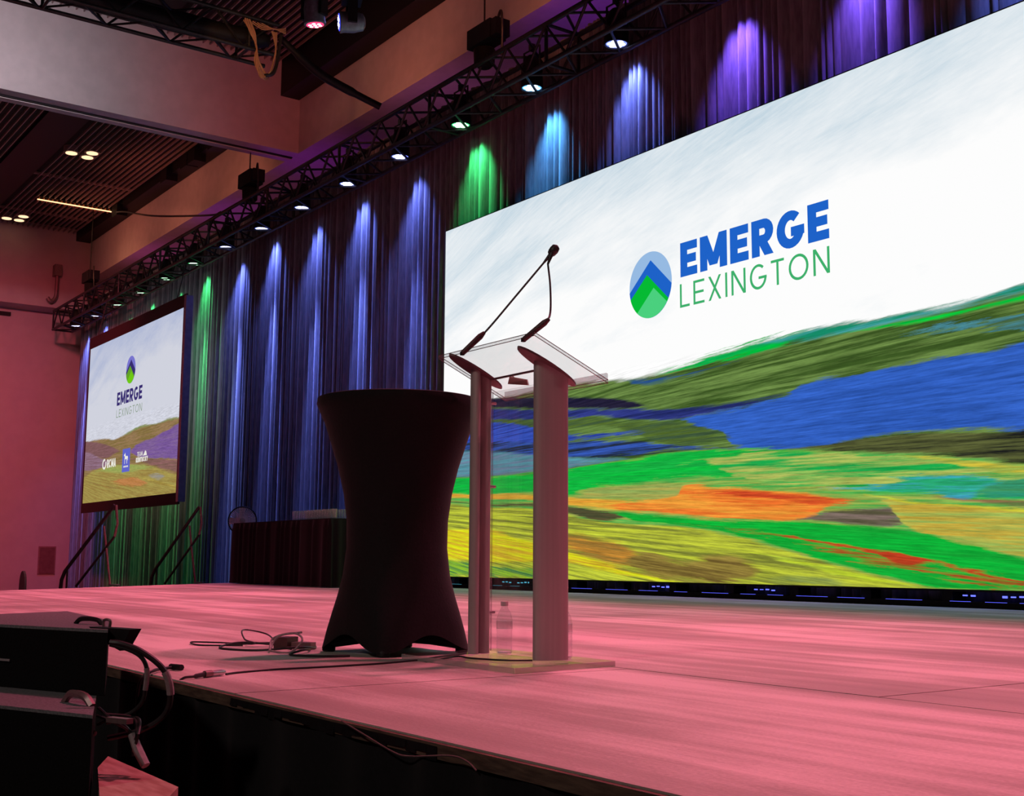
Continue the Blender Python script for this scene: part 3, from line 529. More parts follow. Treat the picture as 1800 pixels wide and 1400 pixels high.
write('EMERGE', .22, sx_(-29.94), sx_(-28.09), sz_(5.17), sz_(5.50), .10, P_NAVY, scr, -.004)
write('LEXINGTON', .10, sx_(-29.94), sx_(-28.06), sz_(4.87), sz_(5.065), .21, P_GRN, scr, -.004)
write('RCMA', .24, sx_(-30.48), sx_(-29.79), sz_(3.655), sz_(3.87), .08, P_WHITE, scr, -.004)
o = stroke_mesh([arc(.5,.5,.40,.40,70,390,18)], .2, .32, .27, 0).build('round_mark', P_WHITE, scr); o.location = (sx_(-30.86), -.004, sz_(3.63))
MB().add([(sx_(-29.31),-.003,sz_(3.48)),(sx_(-28.75),-.003,sz_(3.48)),(sx_(-28.75),-.003,sz_(4.045)),(sx_(-29.31),-.003,sz_(4.045))],[(0,1,2,3)]).build('logo_panel', emit_mat('projected_blue_panel', lin((96,100,200))), scr)
horse = [(.20,.05),(.27,.05),(.27,.38),(.36,.44),(.56,.42),(.60,.05),(.67,.05),(.68,.40),(.74,.52),(.78,.30),(.82,.34),(.80,.60),(.70,.68),(.50,.66),(.38,.70),(.32,.84),(.30,.97),(.25,.90),(.10,.82),(.06,.72),(.10,.68),(.20,.72),(.24,.60),(.20,.46)]
MB().add([(sx_(-29.22)+x*.40,-.005,sz_(3.66)+z*.30) for x, z in horse], [tuple(range(len(horse)))]).build('horse_mark', P_WHITE, scr)
for k in range(7): MB().add([(sx_(-29.2)+k*.05,-.005,sz_(3.59)),(sx_(-29.165)+k*.05,-.005,sz_(3.59)),(sx_(-29.165)+k*.05,-.005,sz_(3.63)),(sx_(-29.2)+k*.05,-.005,sz_(3.63))],[(0,1,2,3)]).build('small_print', P_WHITE, scr)
write('TEAM', .16, sx_(-28.24), sx_(-27.86), sz_(3.79), sz_(3.90), .12, P_WHITE, scr, -.004)
write('KENTUCKY', .26, sx_(-28.31), sx_(-27.49), sz_(3.655), sz_(3.77), .06, P_WHITE, scr, -.004)
MB().add([(sx_(-27.84),-.004,sz_(3.79)),(sx_(-27.56),-.004,sz_(3.79)),(sx_(-27.62),-.004,sz_(3.88)),(sx_(-27.69),-.004,sz_(3.91)),(sx_(-27.76),-.004,sz_(3.84))],[(0,1,2,3,4)]).build('hill_mark', P_WHITE, scr)
for x in (.5, SW-.5): MB().tube([(x,.02,SH+.5),(x,.214,8.19-(SZ0-.25))], .012, 6).build('hang_wire', M_TRUSS, scr)

# ---------------------------------------------------------------- drapes
drape = empty('backdrop_drape', 'floor-length dark velour drapes washed in blue, green and violet light', 'drape', (-20, 10.48, 0))
def drape_panel(x0, x1, seed):
    q = random.Random(seed); b = [x0]
    while b[-1] < x1-.10: b.append(min(b[-1]+q.choice((.07,.10,.14,.20,.28)), x1))
    if b[-1] < x1: b[-1] = x1
    zs = [.02, .35, .8, 1.5, 2.5, 3.7, 5.0, 6.3, 7.6, 9.0]
    prm = [(q.uniform(.035,.10), q.uniform(-.06,.06), q.uniform(.55,1.0)) for _ in b]
    vs = []; nc = 0; n = 7
    for z in zs:
        lo = 1-z/9; row = []
        for i in range(len(b)-1):
            am, dr, sh = prm[i]; am2 = am*(.75+.55*lo)
            xa = b[i]+(prm[i][1]*lo if 0 < i else 0); xb = b[i+1]+(prm[i+1][1]*lo if i+1 < len(b)-1 else 0)
            for k in range(n):
                t = k/n; row.append((xa+(xb-xa)*t+20, -am2*math.sin(math.pi*t)**sh+.03*math.sin(xa*1.7), z))
        row.append((b[-1]+20, .03*math.sin(b[-1]*1.7), z)); nc = len(row); vs += row
    fs = [(r*nc+i, r*nc+i+1, (r+1)*nc+i+1, (r+1)*nc+i) for r in range(len(zs)-1) for i in range(nc-1)]
    MB().add(vs, fs).build('drape_panel', M_DRAPE, drape, True)
x = -36.9; k = 0
while x < -1.5:
    x1 = x+3.05; drape_panel(x, x1+.04, 100+k); x = x1; k += 1
MB().tube([(-36.95+20,.02,8.98),(-1.0+20,.02,8.98)], .03, 8).build('drape_pipe', M_TRUSS, drape)

# ---------------------------------------------------------------- trusses
def box_truss(name, label, length, size, pitch, along, origin, tube_r=.026, strut_r=.013, m_=None):
    m_ = m_ or M_TRUSS
    t = empty(name, label, 'truss', origin)
    ax = Vector((1,0,0)) if along == 'X' else Vector((0,1,0)); sd = Vector((0,1,0)) if along == 'X' else Vector((1,0,0)); z = Vector((0,0,1))
    for a in (0, size):
        for b in (0, size):
            MB().tube([sd*a+z*b, sd*a+z*b+ax*length], tube_r, 10).build('chord', m_, t, True)
    dg = {}
    for face in range(4):
        p, q = ((Vector(), sd*size), (z*size, sd*size+z*size), (Vector(), z*size), (sd*size, sd*size+z*size))[face]
        for s in (0, 1):
            d = (q-p)+ax*pitch if s == 0 else (p-q)+ax*pitch
            dg[face, s] = (MB().tube([Vector(), d], strut_r, 6).mesh('strut'), p if s == 0 else q)
            dg[face, s][0].materials.append(m_)
        k = 0
        while (k+1)*pitch <= length+.01:
            me, off = dg[face, k % 2]; link('strut', me, t, off+ax*(k*pitch)); k += 1
    fr = MB()
    for a, b in ((Vector(), sd*size), (sd*size, sd*size+z*size), (sd*size+z*size, z*size), (z*size, Vector())): fr.tube([a, b], strut_r*1.3, 6)
    fm_ = fr.mesh('end_frame'); fm_.materials.append(m_)
    k = 0
    while k*3.05 <= length: link('end_frame', fm_, t, ax*min(k*3.05, length)); k += 1
    return t
TX0 = -37.06
bt = box_truss('lighting_truss', 'long black box truss carrying the row of drape lights', 38, .573, .46, 'X', (TX0, 9.664, 8.218), .038, .021)
st = box_truss('lighting_truss', 'black box truss with a tan cable coil crossing below the wide beam', 6.6, .52, .50, 'Y', (-17.9, 1.2, 9.5), .034, .019)
# dark bundle lying along the short truss
tag(MB().tube(curve_pts([(-17.6,1.2,9.75),(-17.6,3,9.72),(-17.62,5,9.7),(-17.6,6.6,9.72),(-17.55,7.7,9.78)],5), [.16]*20+[.10], 10).build('cable_bundle', M_BLACK, None, True), 'thick black cable bundle lying inside the short truss', 'cable')
tag(MB().tube(curve_pts([(-17.45,7.85,9.85),(-17.43,8.2,9.62),(-17.40,8.60,9.38),(-17.3,9.1,9.18),(-17.15,9.58,8.98)],6), [.055]*6+[.075]*13+[.06]*6, 10).build('cable_loom', M_BLACK, None, True), 'sagging black cable loom strung between the two trusses', 'cable')
coil = empty('cable_coil', 'tan cable coil tied to the end of the short truss', 'cable', (-17.35, 7.55, 9.75))
for k in range(7):
    a = rnd.uniform(-.05,.05); b = rnd.uniform(-.07,.07)
    MB().tube(curve_pts([(a,-.32+b,.20),(.02,-.22+b,.0),(a*.3,-.14,-.20),(a,-.12+b*.6,-.45),(0,.0+b,-.66+b),(a,.10,-.62+a),(0,.16,-.40),(0,.20,-.15+a),(0,.16+b,.12)],5), .011, 6).build('cable_turn', M_ORCAB, coil, True)
for k in range(4):
    MB().tube(curve_pts([(0,-.30+k*.08,.20),(.02,-.05,.10+.03*k),(.02,.15,.16),(0,.36,.14+.03*k)],5), .010, 6).build('cable_turn', M_ORCAB, coil, True)
MB().tube(curve_pts([(.02,.02,-.66),(.02,.16,-.58),(.0,.24,-.3),(0,.28,.1)],6), .03, 8).build('dark_tail', M_CABLE, coil, True)
spot('work_light', (-15.6, 6.1, 9.2), (-17.6, 7.4, 9.6), (1,.45,.2), 60, 40, .6, .05)

# ---------------------------------------------------------------- drape lights on the back truss
LCOL = {'blue': (.16,.22,1.0), 'cyan': (.10,.42,1.0), 'green': (.06,.9,.22), 'violet': (.22,.10,1.0)}
seq = ['blue','cyan','green','blue','blue','blue','blue','blue','green','green','green','green','blue','blue']
ordn = ['nearest','second','third','fourth','fifth','sixth','seventh','eighth','ninth','tenth','eleventh','twelfth','thirteenth','fourteenth']
canm = MB().lathe([(.06,.50),(.10,.46),(.155,.30),(.165,.03),(.17,0),(.15,0),(.145,.03)], n=24).mesh('housing', True); canm.materials.append(M_BLACK)
yokm = MB(); yokm.tube([(-.19,0,.22),(-.19,0,.6),(.19,0,.6),(.19,0,.22)], .016, 6); yokm = yokm.mesh('yoke'); yokm.materials.append(M_TRUSS)
clampm = MB().cbox((0,0,.63), .07, .07, .10).mesh('clamp'); clampm.materials.append(M_TRUSS)
ledm = {}
for c, v in LCOL.items():
    mb = MB().lathe([(.001,.018),(.14,.018),(.14,.02),(.001,.02)], n=24); rim = mb.mesh('lens'); rim.materials.append(emit_mat('lens_'+c, v, 2.2))
    hot = MB()
    for k in range(7):
        a = k*math.pi/3; r_ = .082 if k else 0; hot.lathe([(.001,.008),(.042,.008),(.036,.016),(.001,.016)], (r_*math.cos(a), r_*math.sin(a), 0), 10)
    hot = hot.mesh('diode_cluster'); hot.materials.append(emit_mat('diodes_'+c, tuple(.55+.45*q for q in v), 4)); ledm[c] = (rim, hot)
def par(x, c, label):
    t = empty('par_light', label, 'stage light', (x, 10.05, 8.225), 'drape lights on the back truss')
    link('housing', canm, t); link('yoke', yokm, t); link('clamp', clampm, t); link('lens', ledm[c][0], t); link('diode_cluster', ledm[c][1], t)
def wash(x, c, p):      # one fixture: a soft field with a long hot core
    spot('drape_light', (x, 10.17, 8.19), (x, 10.42, 7.0 if x < LX0 else 7.4), LCOL[c], p*.26, 74, 1.0, .05)
    if x < LX0: spot('drape_light_core', (x, 10.10, 8.19), (x, 10.42, 2.4), LCOL[c], p*2.8, 17, .9, .05)
for k, c in enumerate(seq):
    x = (-10.84-1.754*k)*1.0726
    par(x, c, f'black par can glowing {c}, {ordn[k]} along the back truss counting from the logo end')
    wash(x, c, 1500 if c != 'green' else 1000)
for k, c in enumerate(('violet','violet','blue','blue')):
    wash((-9.086+1.754*k)*1.0726, c, 1500)
for x, c in ((-9,(.20,.02,1)),(-13.5,(.26,.02,.9)),(-18,(.3,.06,.35)),(-23,(.36,.03,.6)),(-28,(.40,.03,.6)),(-33,(.55,.04,.4))):
    spot('soffit_fill', (x, 11.2, 8.3), (x, 11.6, 10.0), c, 26, 150, .9, .2)  # added unseen lamps that tint the underside of the bulkhead
# chain hoists on the truss
for x, lb, zt in ((-34.5,'chain hoist above the projection screen end of the back truss',ZC-.17),(-23.35,'chain hoist by the wide beam over the back truss',10.0),(-14.55,'largest chain hoist, on the back truss over the video wall edge',ZR-.17)):
    t = empty('chain_hoist', 'black '+lb, 'hoist', (x, 9.95, 8.83))
    MB().cbox((0,0,.55), .62, .30, .30).cbox((.36,0,.55), .16, .26, .26).build('motor_body', M_BLACK, t)
    MB().lathe([(.10,.10),(.16,.16),(.17,.38),(.13,.42)], (-.12,.05,0), 14).build('chain_bag', M_CLOTH, t, True)
    MB().tube(curve_pts([(.30,0,.72),(.46,-.05,.78),(.5,-.05,.5),(.42,0,.1)],5), .02, 6).build('power_lead', M_CABLE, t, True)
    MB().tube([(-.05,0,.70),(-.05,0,zt-8.83)], .014, 6).build('lift_chain', M_STEEL if False else M_TRUSS, t)
    MB().tube([(-.22,0,0),(0,0,.28),(.22,0,0)], .02, 6).build('sling', M_CABLE, t)
tag(MB().tube(curve_pts([(-34.2,10.4,ZC-.25),(-31.5,9.9,10.6),(-28,9.5,9.6),(-25.0,9.7,8.95),(-24.2,9.66,8.83)],6), .022, 6).build('feed_cable', M_CABLE, None, True), 'thin black cable running from the strip light down to the truss', 'cable')
# moving heads on a short pipe
pipe = empty('rigging_pipe', 'short black pipe holding the moving lights near the ceiling', 'pipe', (-14.3, 6.0, 9.50))
MB().tube([(0,-1.2,0),(0,2.2,0)], .03, 8).build('pipe_tube', M_TRUSS, pipe)
for y in (-.6, 1.8): MB().tube([(0,y,0),(0,y,ZR-.17-9.50)], .012, 6).build('hang_wire', M_TRUSS, pipe)
M_HEAD = mat('grey_blue_shell', (.10,.14,.17), .35, .2, noise=14, col2=(.16,.21,.25))
def moving_head(loc, label, tilt, pan, lenscol, estr):
    t = empty('moving_head_light', label, 'stage light', loc, 'moving lights on the ceiling pipe'); t.rotation_euler = (0,0,pan)
    MB().cbox((0,0,-.13), .34, .34, .18).build('base_box', M_BLACK, t)
    for s in (-1, 1): MB().cbox((s*.22,0,-.42), .06, .16, .5).build('yoke_arm', M_BLACK, t)
    m3 = Matrix.Rotation(tilt, 3, 'X')
    MB().lathe([(.08,.24),(.15,.20),(.18,.05),(.18,-.14),(.19,-.20),(.17,-.21)], (0,0,-.58), 20, m3).build('head_shell', M_HEAD, t, True)
    MB().lathe([(.001,-.215),(.15,-.215),(.15,-.205),(.001,-.205)], (0,0,-.58), 20, m3).build('front_lens', emit_mat('head_lens', lenscol, estr), t)
    mb = MB()
    for k in range(7):
        a = k*math.pi/3; r_ = .09 if k else 0
        p = m3 @ Vector((r_*math.cos(a), r_*math.sin(a), -.222)); mb.lathe([(.001,-.003),(.035,-.003),(.03,.003),(.001,.003)], p+Vector((0,0,-.58)), 8, m3)
    mb.build('diode_cluster', emit_mat('head_diodes', tuple(.5+.5*c for c in lenscol), 3), t)
    MB().cbox((0,0,.08), .06, .08, .30).build('clamp', M_TRUSS, t)
    t.scale = (.8,.8,.8)
    return t
moving_head((-14.3, 6.93, 9.28), 'moving head with a glowing pink lens pointing down', R(8), .3, (1.0,.05,.16), 1.6)
moving_head((-14.3, 7.50, 9.30), 'moving head turned sideways with a blue glowing rim', R(84), R(158), (.05,.07,1.0), 1.6)

# ---------------------------------------------------------------- lectern
lc = empty('lectern', 'clear acrylic lectern with two satin aluminium posts at the stage front', 'lectern', (-4.02, 2.90, 1.0))
def lp(x, y, z): return (x+4.02, y-2.90, z-1.0)
base = MB().prism([(-.385,-.285),(.415,-.285),(.365,.235),(-.43,.235)], 0, .022).build('base_plate', M_ACR, lc)
MB().add([(-.384,-.2855,.001),(.414,-.2855,.001),(.414,-.2855,.021),(-.384,-.2855,.021)],[(0,1,2,3)]).build('base_edge', M_BEDGE, base)
MB().add([(.4155,-.284,.001),(.3655,.234,.001),(.3655,.234,.021),(.4155,-.284,.021)],[(0,1,2,3)]).build('base_edge', M_BEDGE, base)
def surf_z(y): return 2.27-(y-2.75)*.155/.35
def post(cx, cy, sgn, part):
    n = 28; d = Vector((.22*sgn, .975)).normalized(); pr = Vector((d.y, -d.x)); ring = []
    for k in range(n):
        a = 2*math.pi*k/n; c, s = math.cos(a), math.sin(a)
        e = d*(.074*math.copysign(abs(c)**.75, c))+pr*(.030*math.copysign(abs(s)**.8, s)); ring.append((cx+e.x, cy+e.y))
    vs = [lp(x, y, 1.022) for x, y in ring]+[lp(x, y, surf_z(y)-.012) for x, y in ring]
    fs = [(i, (i+1)%n, n+(i+1)%n, n+i) for i in range(n)]+[tuple(range(n-1,-1,-1)), tuple(range(n,2*n))]
    MB().add(vs, fs).build(part, M_ALU, lc, True)
    # oval bearing plate under the reading surface
    vs = []; m_ = 24
    for zz_ in (-.014, -.004):
        for k in range(m_):
            a = 2*math.pi*k/m_; e = Vector((0,1))*(.145*math.cos(a))+Vector((1,0))*(.045*math.sin(a)); y = cy-.02+e.y; vs.append(lp(cx+e.x, y, surf_z(y)+zz_))
    MB().add(vs, [(i,(i+1)%m_,m_+(i+1)%m_,m_+i) for i in range(m_)]+[tuple(range(m_-1,-1,-1)), tuple(range(m_,2*m_))]).build('bearing_plate', M_DALU, lc, True)
post(-3.822, 2.945, 1, 'post')
# the far post is a split column: two slim bars with a light gap between
for dy, w_ in ((-.028, .020), (.030, .030)):
    vs = []; ring = []
    for k in range(16):
        a = 2*math.pi*k/16; ring.append((-4.245+.026*math.cos(a)-dy*.25, 2.888+dy+w_*math.sin(a)))
    MB().add([lp(x,y,1.022) for x,y in ring]+[lp(x,y,surf_z(y)-.012) for x,y in ring], [(i,(i+1)%16,16+(i+1)%16,16+i) for i in range(16)]+[tuple(range(15,-1,-1)), tuple(range(16,32))]).build('post', M_ALU, lc, True)
MB().box(lp(-4.252,2.880,1.022), lp(-4.244,2.8855,2.17)).build('light_gap_strip', mat('polished_strip', (.7,.62,.6), .2, .8, noise=30, col2=(.75,.66,.64)), lc)
vs = []
for zz_ in (-.014,-.004):
    for k in range(24):
        a = 2*math.pi*k/24; y = 2.865+.135*math.cos(a); vs.append(lp(-4.245+.045*math.sin(a), y, surf_z(y)+zz_))
MB().add(vs, [(i,(i+1)%24,24+(i+1)%24,24+i) for i in range(24)]+[tuple(range(23,-1,-1)), tuple(range(24,48))]).build('bearing_plate', M_DALU, lc, True)
for z in (1.19, 1.72, 2.08): MB().tube([lp(-4.25,2.92,z), lp(-4.25,2.975,z)], .006, 8).build('standoff', M_STEEL, lc)
# clear front panel between the posts
pan = MB().box(lp(-4.262,2.962,1.03), lp(-3.83,2.970,2.13)).build('front_panel', M_ACR, lc)
MB().box(lp(-4.2635,2.962,1.03), lp(-4.2615,2.970,2.13)).build('panel_edge', M_ACRE, pan)
# reading surface
def sp_(x, y, dz): return lp(x, y, surf_z(y)+dz)
C4 = [(-4.365,2.752),(-3.675,2.752),(-3.655,3.105),(-4.360,3.105)]
top = MB().add([sp_(x,y,0) for x,y in C4]+[sp_(x,y,.013) for x,y in C4], [(3,2,1,0),(4,5,6,7),(0,1,5,4),(1,2,6,5),(2,3,7,6),(3,0,4,7)]).build('reading_surface', M_ACR, lc)
for a, b in ((0,1),(1,2),(2,3),(3,0)):
    MB().add([sp_(*C4[a],.001), sp_(*C4[b],.001), sp_(*C4[b],.012), sp_(*C4[a],.012)], [(0,1,2,3)]).build('surface_edge', M_ACRE, top)
    for k in (0,1):
        MB().tube([sp_(*C4[a],.0+.013*k), sp_(*C4[b],.013*k)], .0016, 5).build('surface_edge', M_DALU, top)
MB().add([sp_(-4.36,3.098,.013), sp_(-3.656,3.098,.013), sp_(-3.656,3.098,.038), sp_(-4.36,3.098,.038), sp_(-4.36,3.105,.013), sp_(-3.656,3.105,.013), sp_(-3.656,3.105,.038), sp_(-4.36,3.105,.038)], [(0,1,2,3),(7,6,5,4),(3,2,6,7),(0,3,7,4),(1,5,6,2)]).build('paper_ledge', M_ACRE, top)
MB().tube([sp_(-4.245,2.93,-.012), sp_(-3.822,2.93,-.012)], .005, 6).build('cross_rod', M_DALU, lc)
# microphones on goosenecks
M_MIC = mat('mic_black', (.02,.016,.018), .5, noise=200, col2=(.045,.04,.042))
def mic(name_label, base_pt, pts, head, hd):
    t = empty('gooseneck_microphone', name_label, 'microphone', base_pt, 'lectern microphones')
    o = Vector(base_pt); rel = [Vector(p)-o for p in pts]; P = curve_pts(rel, 8)
    d = (rel[1]-rel[0]).normalized()
    MB().tube([rel[0]-d*.06, rel[0]-d*.05, rel[0]+d*.05, rel[0]+d*.075], [.007,.011,.013,.007], 10).build('stem_sleeve', mat('sleeve_rubber', (.07,.025,.03), .5, noise=60, col2=(.1,.035,.04)), t, True)
    MB().tube(P, .0042, 8).build('gooseneck', M_MIC, t, True)
    h0 = Vector(head)-o; hv = Vector(hd).normalized()
    MB().tube([rel[-1], rel[-1].lerp(h0,.6), h0], [.0045,.0075,.010], 10).build('preamp_collar', M_MIC, t, True)
    MB().tube([h0-hv*.006, h0, h0+hv*.012, h0+hv*.028, h0+hv*.036], [.010,.0165,.0195,.017,.006], 14).build('windscreen', M_MIC, t, True)
    MB().cbox(rel[0]-d*.055, .014,.014,.016).build('clip', M_BLACK, t)
mic('gooseneck microphone leaning straight across from the far post side', (-4.13,2.765,2.30), [(-4.13,2.765,2.30),(-4.098,2.822,2.365),(-4.032,2.92,2.51),(-3.968,3.018,2.655)], (-3.952,3.045,2.695), (.15,.5,.75))
mic('gooseneck microphone with an upright bent neck at the wide post', (-3.690,2.762,2.29), [(-3.690,2.762,2.29),(-3.652,2.79,2.325),(-3.690,2.84,2.375),(-3.73,2.87,2.49),(-3.765,2.885,2.59)], (-3.762,2.905,2.640), (.15,.5,.75))
rc = empty('wedge_piece', 'small wedge-shaped piece lying on the lectern reading surface', 'remote', (-4.16, 3.03, surf_z(3.03)+.014))  # wedge shape of unknown use
rc.scale = (1.45,1.45,1.3); m3 = Matrix.Rotation(-.5, 3, 'Z')
MB().add([m3@Vector(p) for p in ((-.07,-.02,.012),(.02,-.035,-.004),(.06,.02,-.012),(-.02,.035,.0),(-.06,-.015,.03),(.02,-.03,.022),(.05,.018,.008),(-.02,.03,.02))], [(3,2,1,0),(4,5,6,7),(0,1,5,4),(1,2,6,5),(2,3,7,6),(3,0,4,7)]).build('wedge_body', mat('wedge_red', (.35,.10,.10), .4, noise=20, col2=(.4,.13,.13)), rc)
MB().add([m3@Vector(p) for p in ((-.05,-.012,.0305),(.01,-.022,.0245),(.01,-.018,.0262),(-.05,-.006,.0318))], [(0,1,2,3)]).build('wedge_strip', M_STEEL, rc)

# ---------------------------------------------------------------- water bottles on the lectern base
def bottle(x, y, z, label, sc_=1.0):
    t = empty('water_bottle', label, 'bottle', (x, y, z), 'water bottles by the lectern'); t.scale = (sc_,)*3
    prof = [(.027,0),(.0325,.004)]
    for k in range(6): prof += [(.0328,.012+k*.013),(.0312,.018+k*.013)]
    prof += [(.0328,.095),(.0328,.135),(.031,.145),(.026,.163),(.0165,.180),(.0135,.186),(.0135,.192)]
    MB().lathe(prof, n=24).build('bottle_shell', M_PET, t, True)
    MB().lathe([(.0305,.100),(.0334,.100),(.0334,.132),(.0305,.132)], n=24).build('paper_band', clear_mat('thin_label', (.93,.92,.92), 1.3, .3, .12, (.8,.75,.75)), t, True)
    MB().lathe([(.0152,.192),(.0158,.194),(.0158,.208),(.0148,.211)], n=20).build('cap', mat('cap_white', (.7,.6,.6), .4, noise=30, col2=(.75,.65,.65)), t, True)
    MB().lathe([(.001,.003),(.0275,.003),(.0275,.008),(.001,.008)], n=18).build('bottle_base', M_WHITE, t)
bottle(-4.19, 2.985, 1.022, 'water bottle standing between the two lectern posts', 1.02)
bottle(-3.872, 3.052, 1.022, 'water bottle half hidden behind the wide lectern post', 1.02)

# ---------------------------------------------------------------- cocktail table in stretch cover
ct = empty('cocktail_table', 'tall round cocktail table in a black stretch cover', 'table', (-4.755, 2.79, 1.0))
H = 1.135; prof = [(H-.004,.372),(H-.03,.375),(H-.06,.362),(H-.12,.335),(.93,.307),(.82,.272),(.70,.244),(.58,.228),(.46,.226),(.34,.240),(.24,.262),(.16,.283),(.09,.300),(.0,.318)]
n = 96; vs = []; fs = []
for i, (z, r_) in enumerate(prof):
    lo = max(0, 1-z/.34)
    for k in range(n):
        a = 2*math.pi*k/n; s4 = math.cos(4*(a-R(-40))) ; foot = max(s4, -1)*.5+.5
        hem = .014+.072*(1-foot**1.1)
        zz2 = z if z > .34 else hem+(z/.34)*(.34-hem)
        rr = r_*(1-.17*lo*(1-foot**1.3)) + .012*lo*foot**6
        vs.append((rr*math.cos(a), rr*math.sin(a), zz2))
for i in range(len(prof)-1):
    for k in range(n): fs.append((i*n+k, (i+1)*n+k, (i+1)*n+(k+1)%n, i*n+(k+1)%n))
vs.append((0,0,H)); c_ = len(vs)-1
ring0 = len(vs)
for k in range(n):
    a = 2*math.pi*k/n; vs.append((.360*math.cos(a), .360*math.sin(a), H))
for k in range(n):
    fs.append((ring0+k, k, (k+1)%n, ring0+(k+1)%n)); fs.append((c_, ring0+k, ring0+(k+1)%n))
MB().add(vs, fs).build('stretch_cover', M_CLOTH, ct, True)
MB().tube([(0,0,.05),(0,0,H-.06)], .038, 12).build('column', M_BLACK, ct, True)
for k in range(4):
    a = R(-40+90*k); dx, dy = math.cos(a), math.sin(a)
    MB().tube([(0,0,.075),(dx*.16,dy*.16,.06),(dx*.295,dy*.295,.035)], [.03,.026,.02], 8).build('base_arm', M_BLACK, ct, True)
    MB().lathe([(.022,0),(.030,.004),(.030,.022),(.02,.036)], (dx*.30,dy*.30,0), 14).build('foot_pad', M_BLACK, ct, True)

# ---------------------------------------------------------------- black skirted table with glasses
bx0, bx1, by0, by1 = -19.55, -16.02, 8.25, 9.0
tb = empty('skirted_table', 'long table in a black pleated skirt against the drapes', 'table', (-17.8, 8.6, 1.0))
def pleat(pts, z0, z1, amp, parent, ox, oy):
    vs = []; seg = []; L_ = 0
    for (x0_, y0_), (x1_, y1_) in zip(pts, pts[1:]):
        ln = math.hypot(x1_-x0_, y1_-y0_); m_ = int(ln/.02)
        nx, ny = (y1_-y0_)/ln, -(x1_-x0_)/ln
        for k in range(m_):
            t = k/m_; s = L_+ln*t; w_ = amp*(.5+.5*math.sin(s*27+2.6*math.sin(s*4.3)+1.3*math.sin(s*11.7)))*(1 if 0 < t else 0)
            seg.append((x0_+(x1_-x0_)*t, y0_+(y1_-y0_)*t, nx*w_, ny*w_))
        L_ += ln
    for x_, y_, a, b in seg: vs += [(x_-ox+a*.25, y_-oy+b*.25, z1), (x_-ox+a, y_-oy+b, z1-.12), (x_-ox+a*1.3, y_-oy+b*1.3, z0)]
    fs = []
    for i in range(len(seg)-1):
        for j in (0,1): fs.append((3*i+j, 3*i+j+1, 3*i+4+j, 3*i+3+j))
    return MB().add(vs, fs).build('pleated_skirt', M_SKIRT, parent, True)
pleat([(bx0,by1),(bx0,by0),(bx1,by0),(bx1,by1)], .01, 1.0, .035, tb, -17.8, 8.6)
MB().box((bx0+17.8,by0-8.6,.985),(bx1+17.8,by1-8.6,1.015)).build('table_top', M_SKIRT, tb)
for x_ in (bx0+.15, bx1-.15):
    for y_ in (by0+.1, by1-.1): MB().tube([(x_+17.8,y_-8.6,0),(x_+17.8,y_-8.6,.985)], .016, 8).build('leg', M_STEEL, tb)
gm = MB().lathe([(.029,.0),(.030,.004),(.0345,.09),(.036,.145),(.0345,.145),(.0325,.09),(.027,.012),(.001,.012)], n=14).mesh('drinking_glass', True); gm.materials.append(M_GLASS)
for j in range(2):
    for k in range(17):
        x_ = -17.47+k*.085+j*.022
        tag(link('drinking_glass', gm, None, (x_, 8.38+.22*j, 2.0155)), 'clear tumbler lined up among the glasses on the black skirted table', 'glass', 'tumblers on the skirted table')

# ---------------------------------------------------------------- fan behind the table
M_FANW = mat('pink_lit_wire', (.62,.50,.54), .5, noise=40, col2=(.7,.58,.62))  # pink light on the fan put into its wire colour
fn = empty('pedestal_fan', 'round pedestal fan behind the end of the skirted table', 'fan', (-20.35, 8.75, 1.0))
dirv = (Vector((0,0,1.4))-Vector((-20.35,8.75,2.1))).normalized(); q_ = dirv.to_track_quat('Z','Y').to_matrix()
fc_ = Vector((0,0,1.09))
def ringm(r_, off, tr_): return MB().tube([fc_+q_@Vector((r_*math.cos(2*math.pi*k/32), r_*math.sin(2*math.pi*k/32), off)) for k in range(33)], tr_, 6)
ringm(.245, 0, .012).build('guard_rim', M_BLACK, fn, True)
for r_ in (.06,.105,.15,.19,.225): ringm(r_, .05*(1-r_/.26), .0035).build('guard_ring', M_GREYCAB, fn, True)
sp2 = MB()
for k in range(48):
    a = 2*math.pi*k/48; d_ = Vector((math.cos(a), math.sin(a), 0)); sp2.tube([fc_+q_@(d_*.04+Vector((0,0,.05))), fc_+q_@(d_*.15+Vector((0,0,.035))), fc_+q_@(d_*.245)], .0048, 4)
s_ = sp2.build('guard_wires', M_FANW, fn); s_['kind'] = 'stuff'
for k in range(4):
    a = k*math.pi/2; d_ = Vector((math.cos(a), math.sin(a), 0)); e_ = Vector((-d_.y, d_.x, 0))
    MB().add([fc_+q_@p for p in (d_*.03-e_*.02, d_*.22-e_*.06+Vector((0,0,-.02)), d_*.225+e_*.07+Vector((0,0,.02)), d_*.03+e_*.03)], [(0,1,2,3)]).build('fan_blade', mat('pink_lit_blade', (.62,.5,.54), .5, noise=10, col2=(.68,.56,.6)), fn)  # blades carry the same painted-in pink light
MB().lathe([(.05,-.02),(.055,.05),(.03,.06)], fc_, 16, q_).build('hub', M_GREYCAB, fn, True)
MB().lathe([(.07,-.22),(.08,-.06),(.05,-.02)], fc_, 16, q_).build('motor_housing', M_BLACK, fn, True)
MB().tube([(0,0,.02),(0,0,1.0)], .018, 8).build('pole', M_BLACK, fn); MB().lathe([(.2,0),(.2,.02),(.05,.04)], n=24).build('fan_foot', M_BLACK, fn, True)

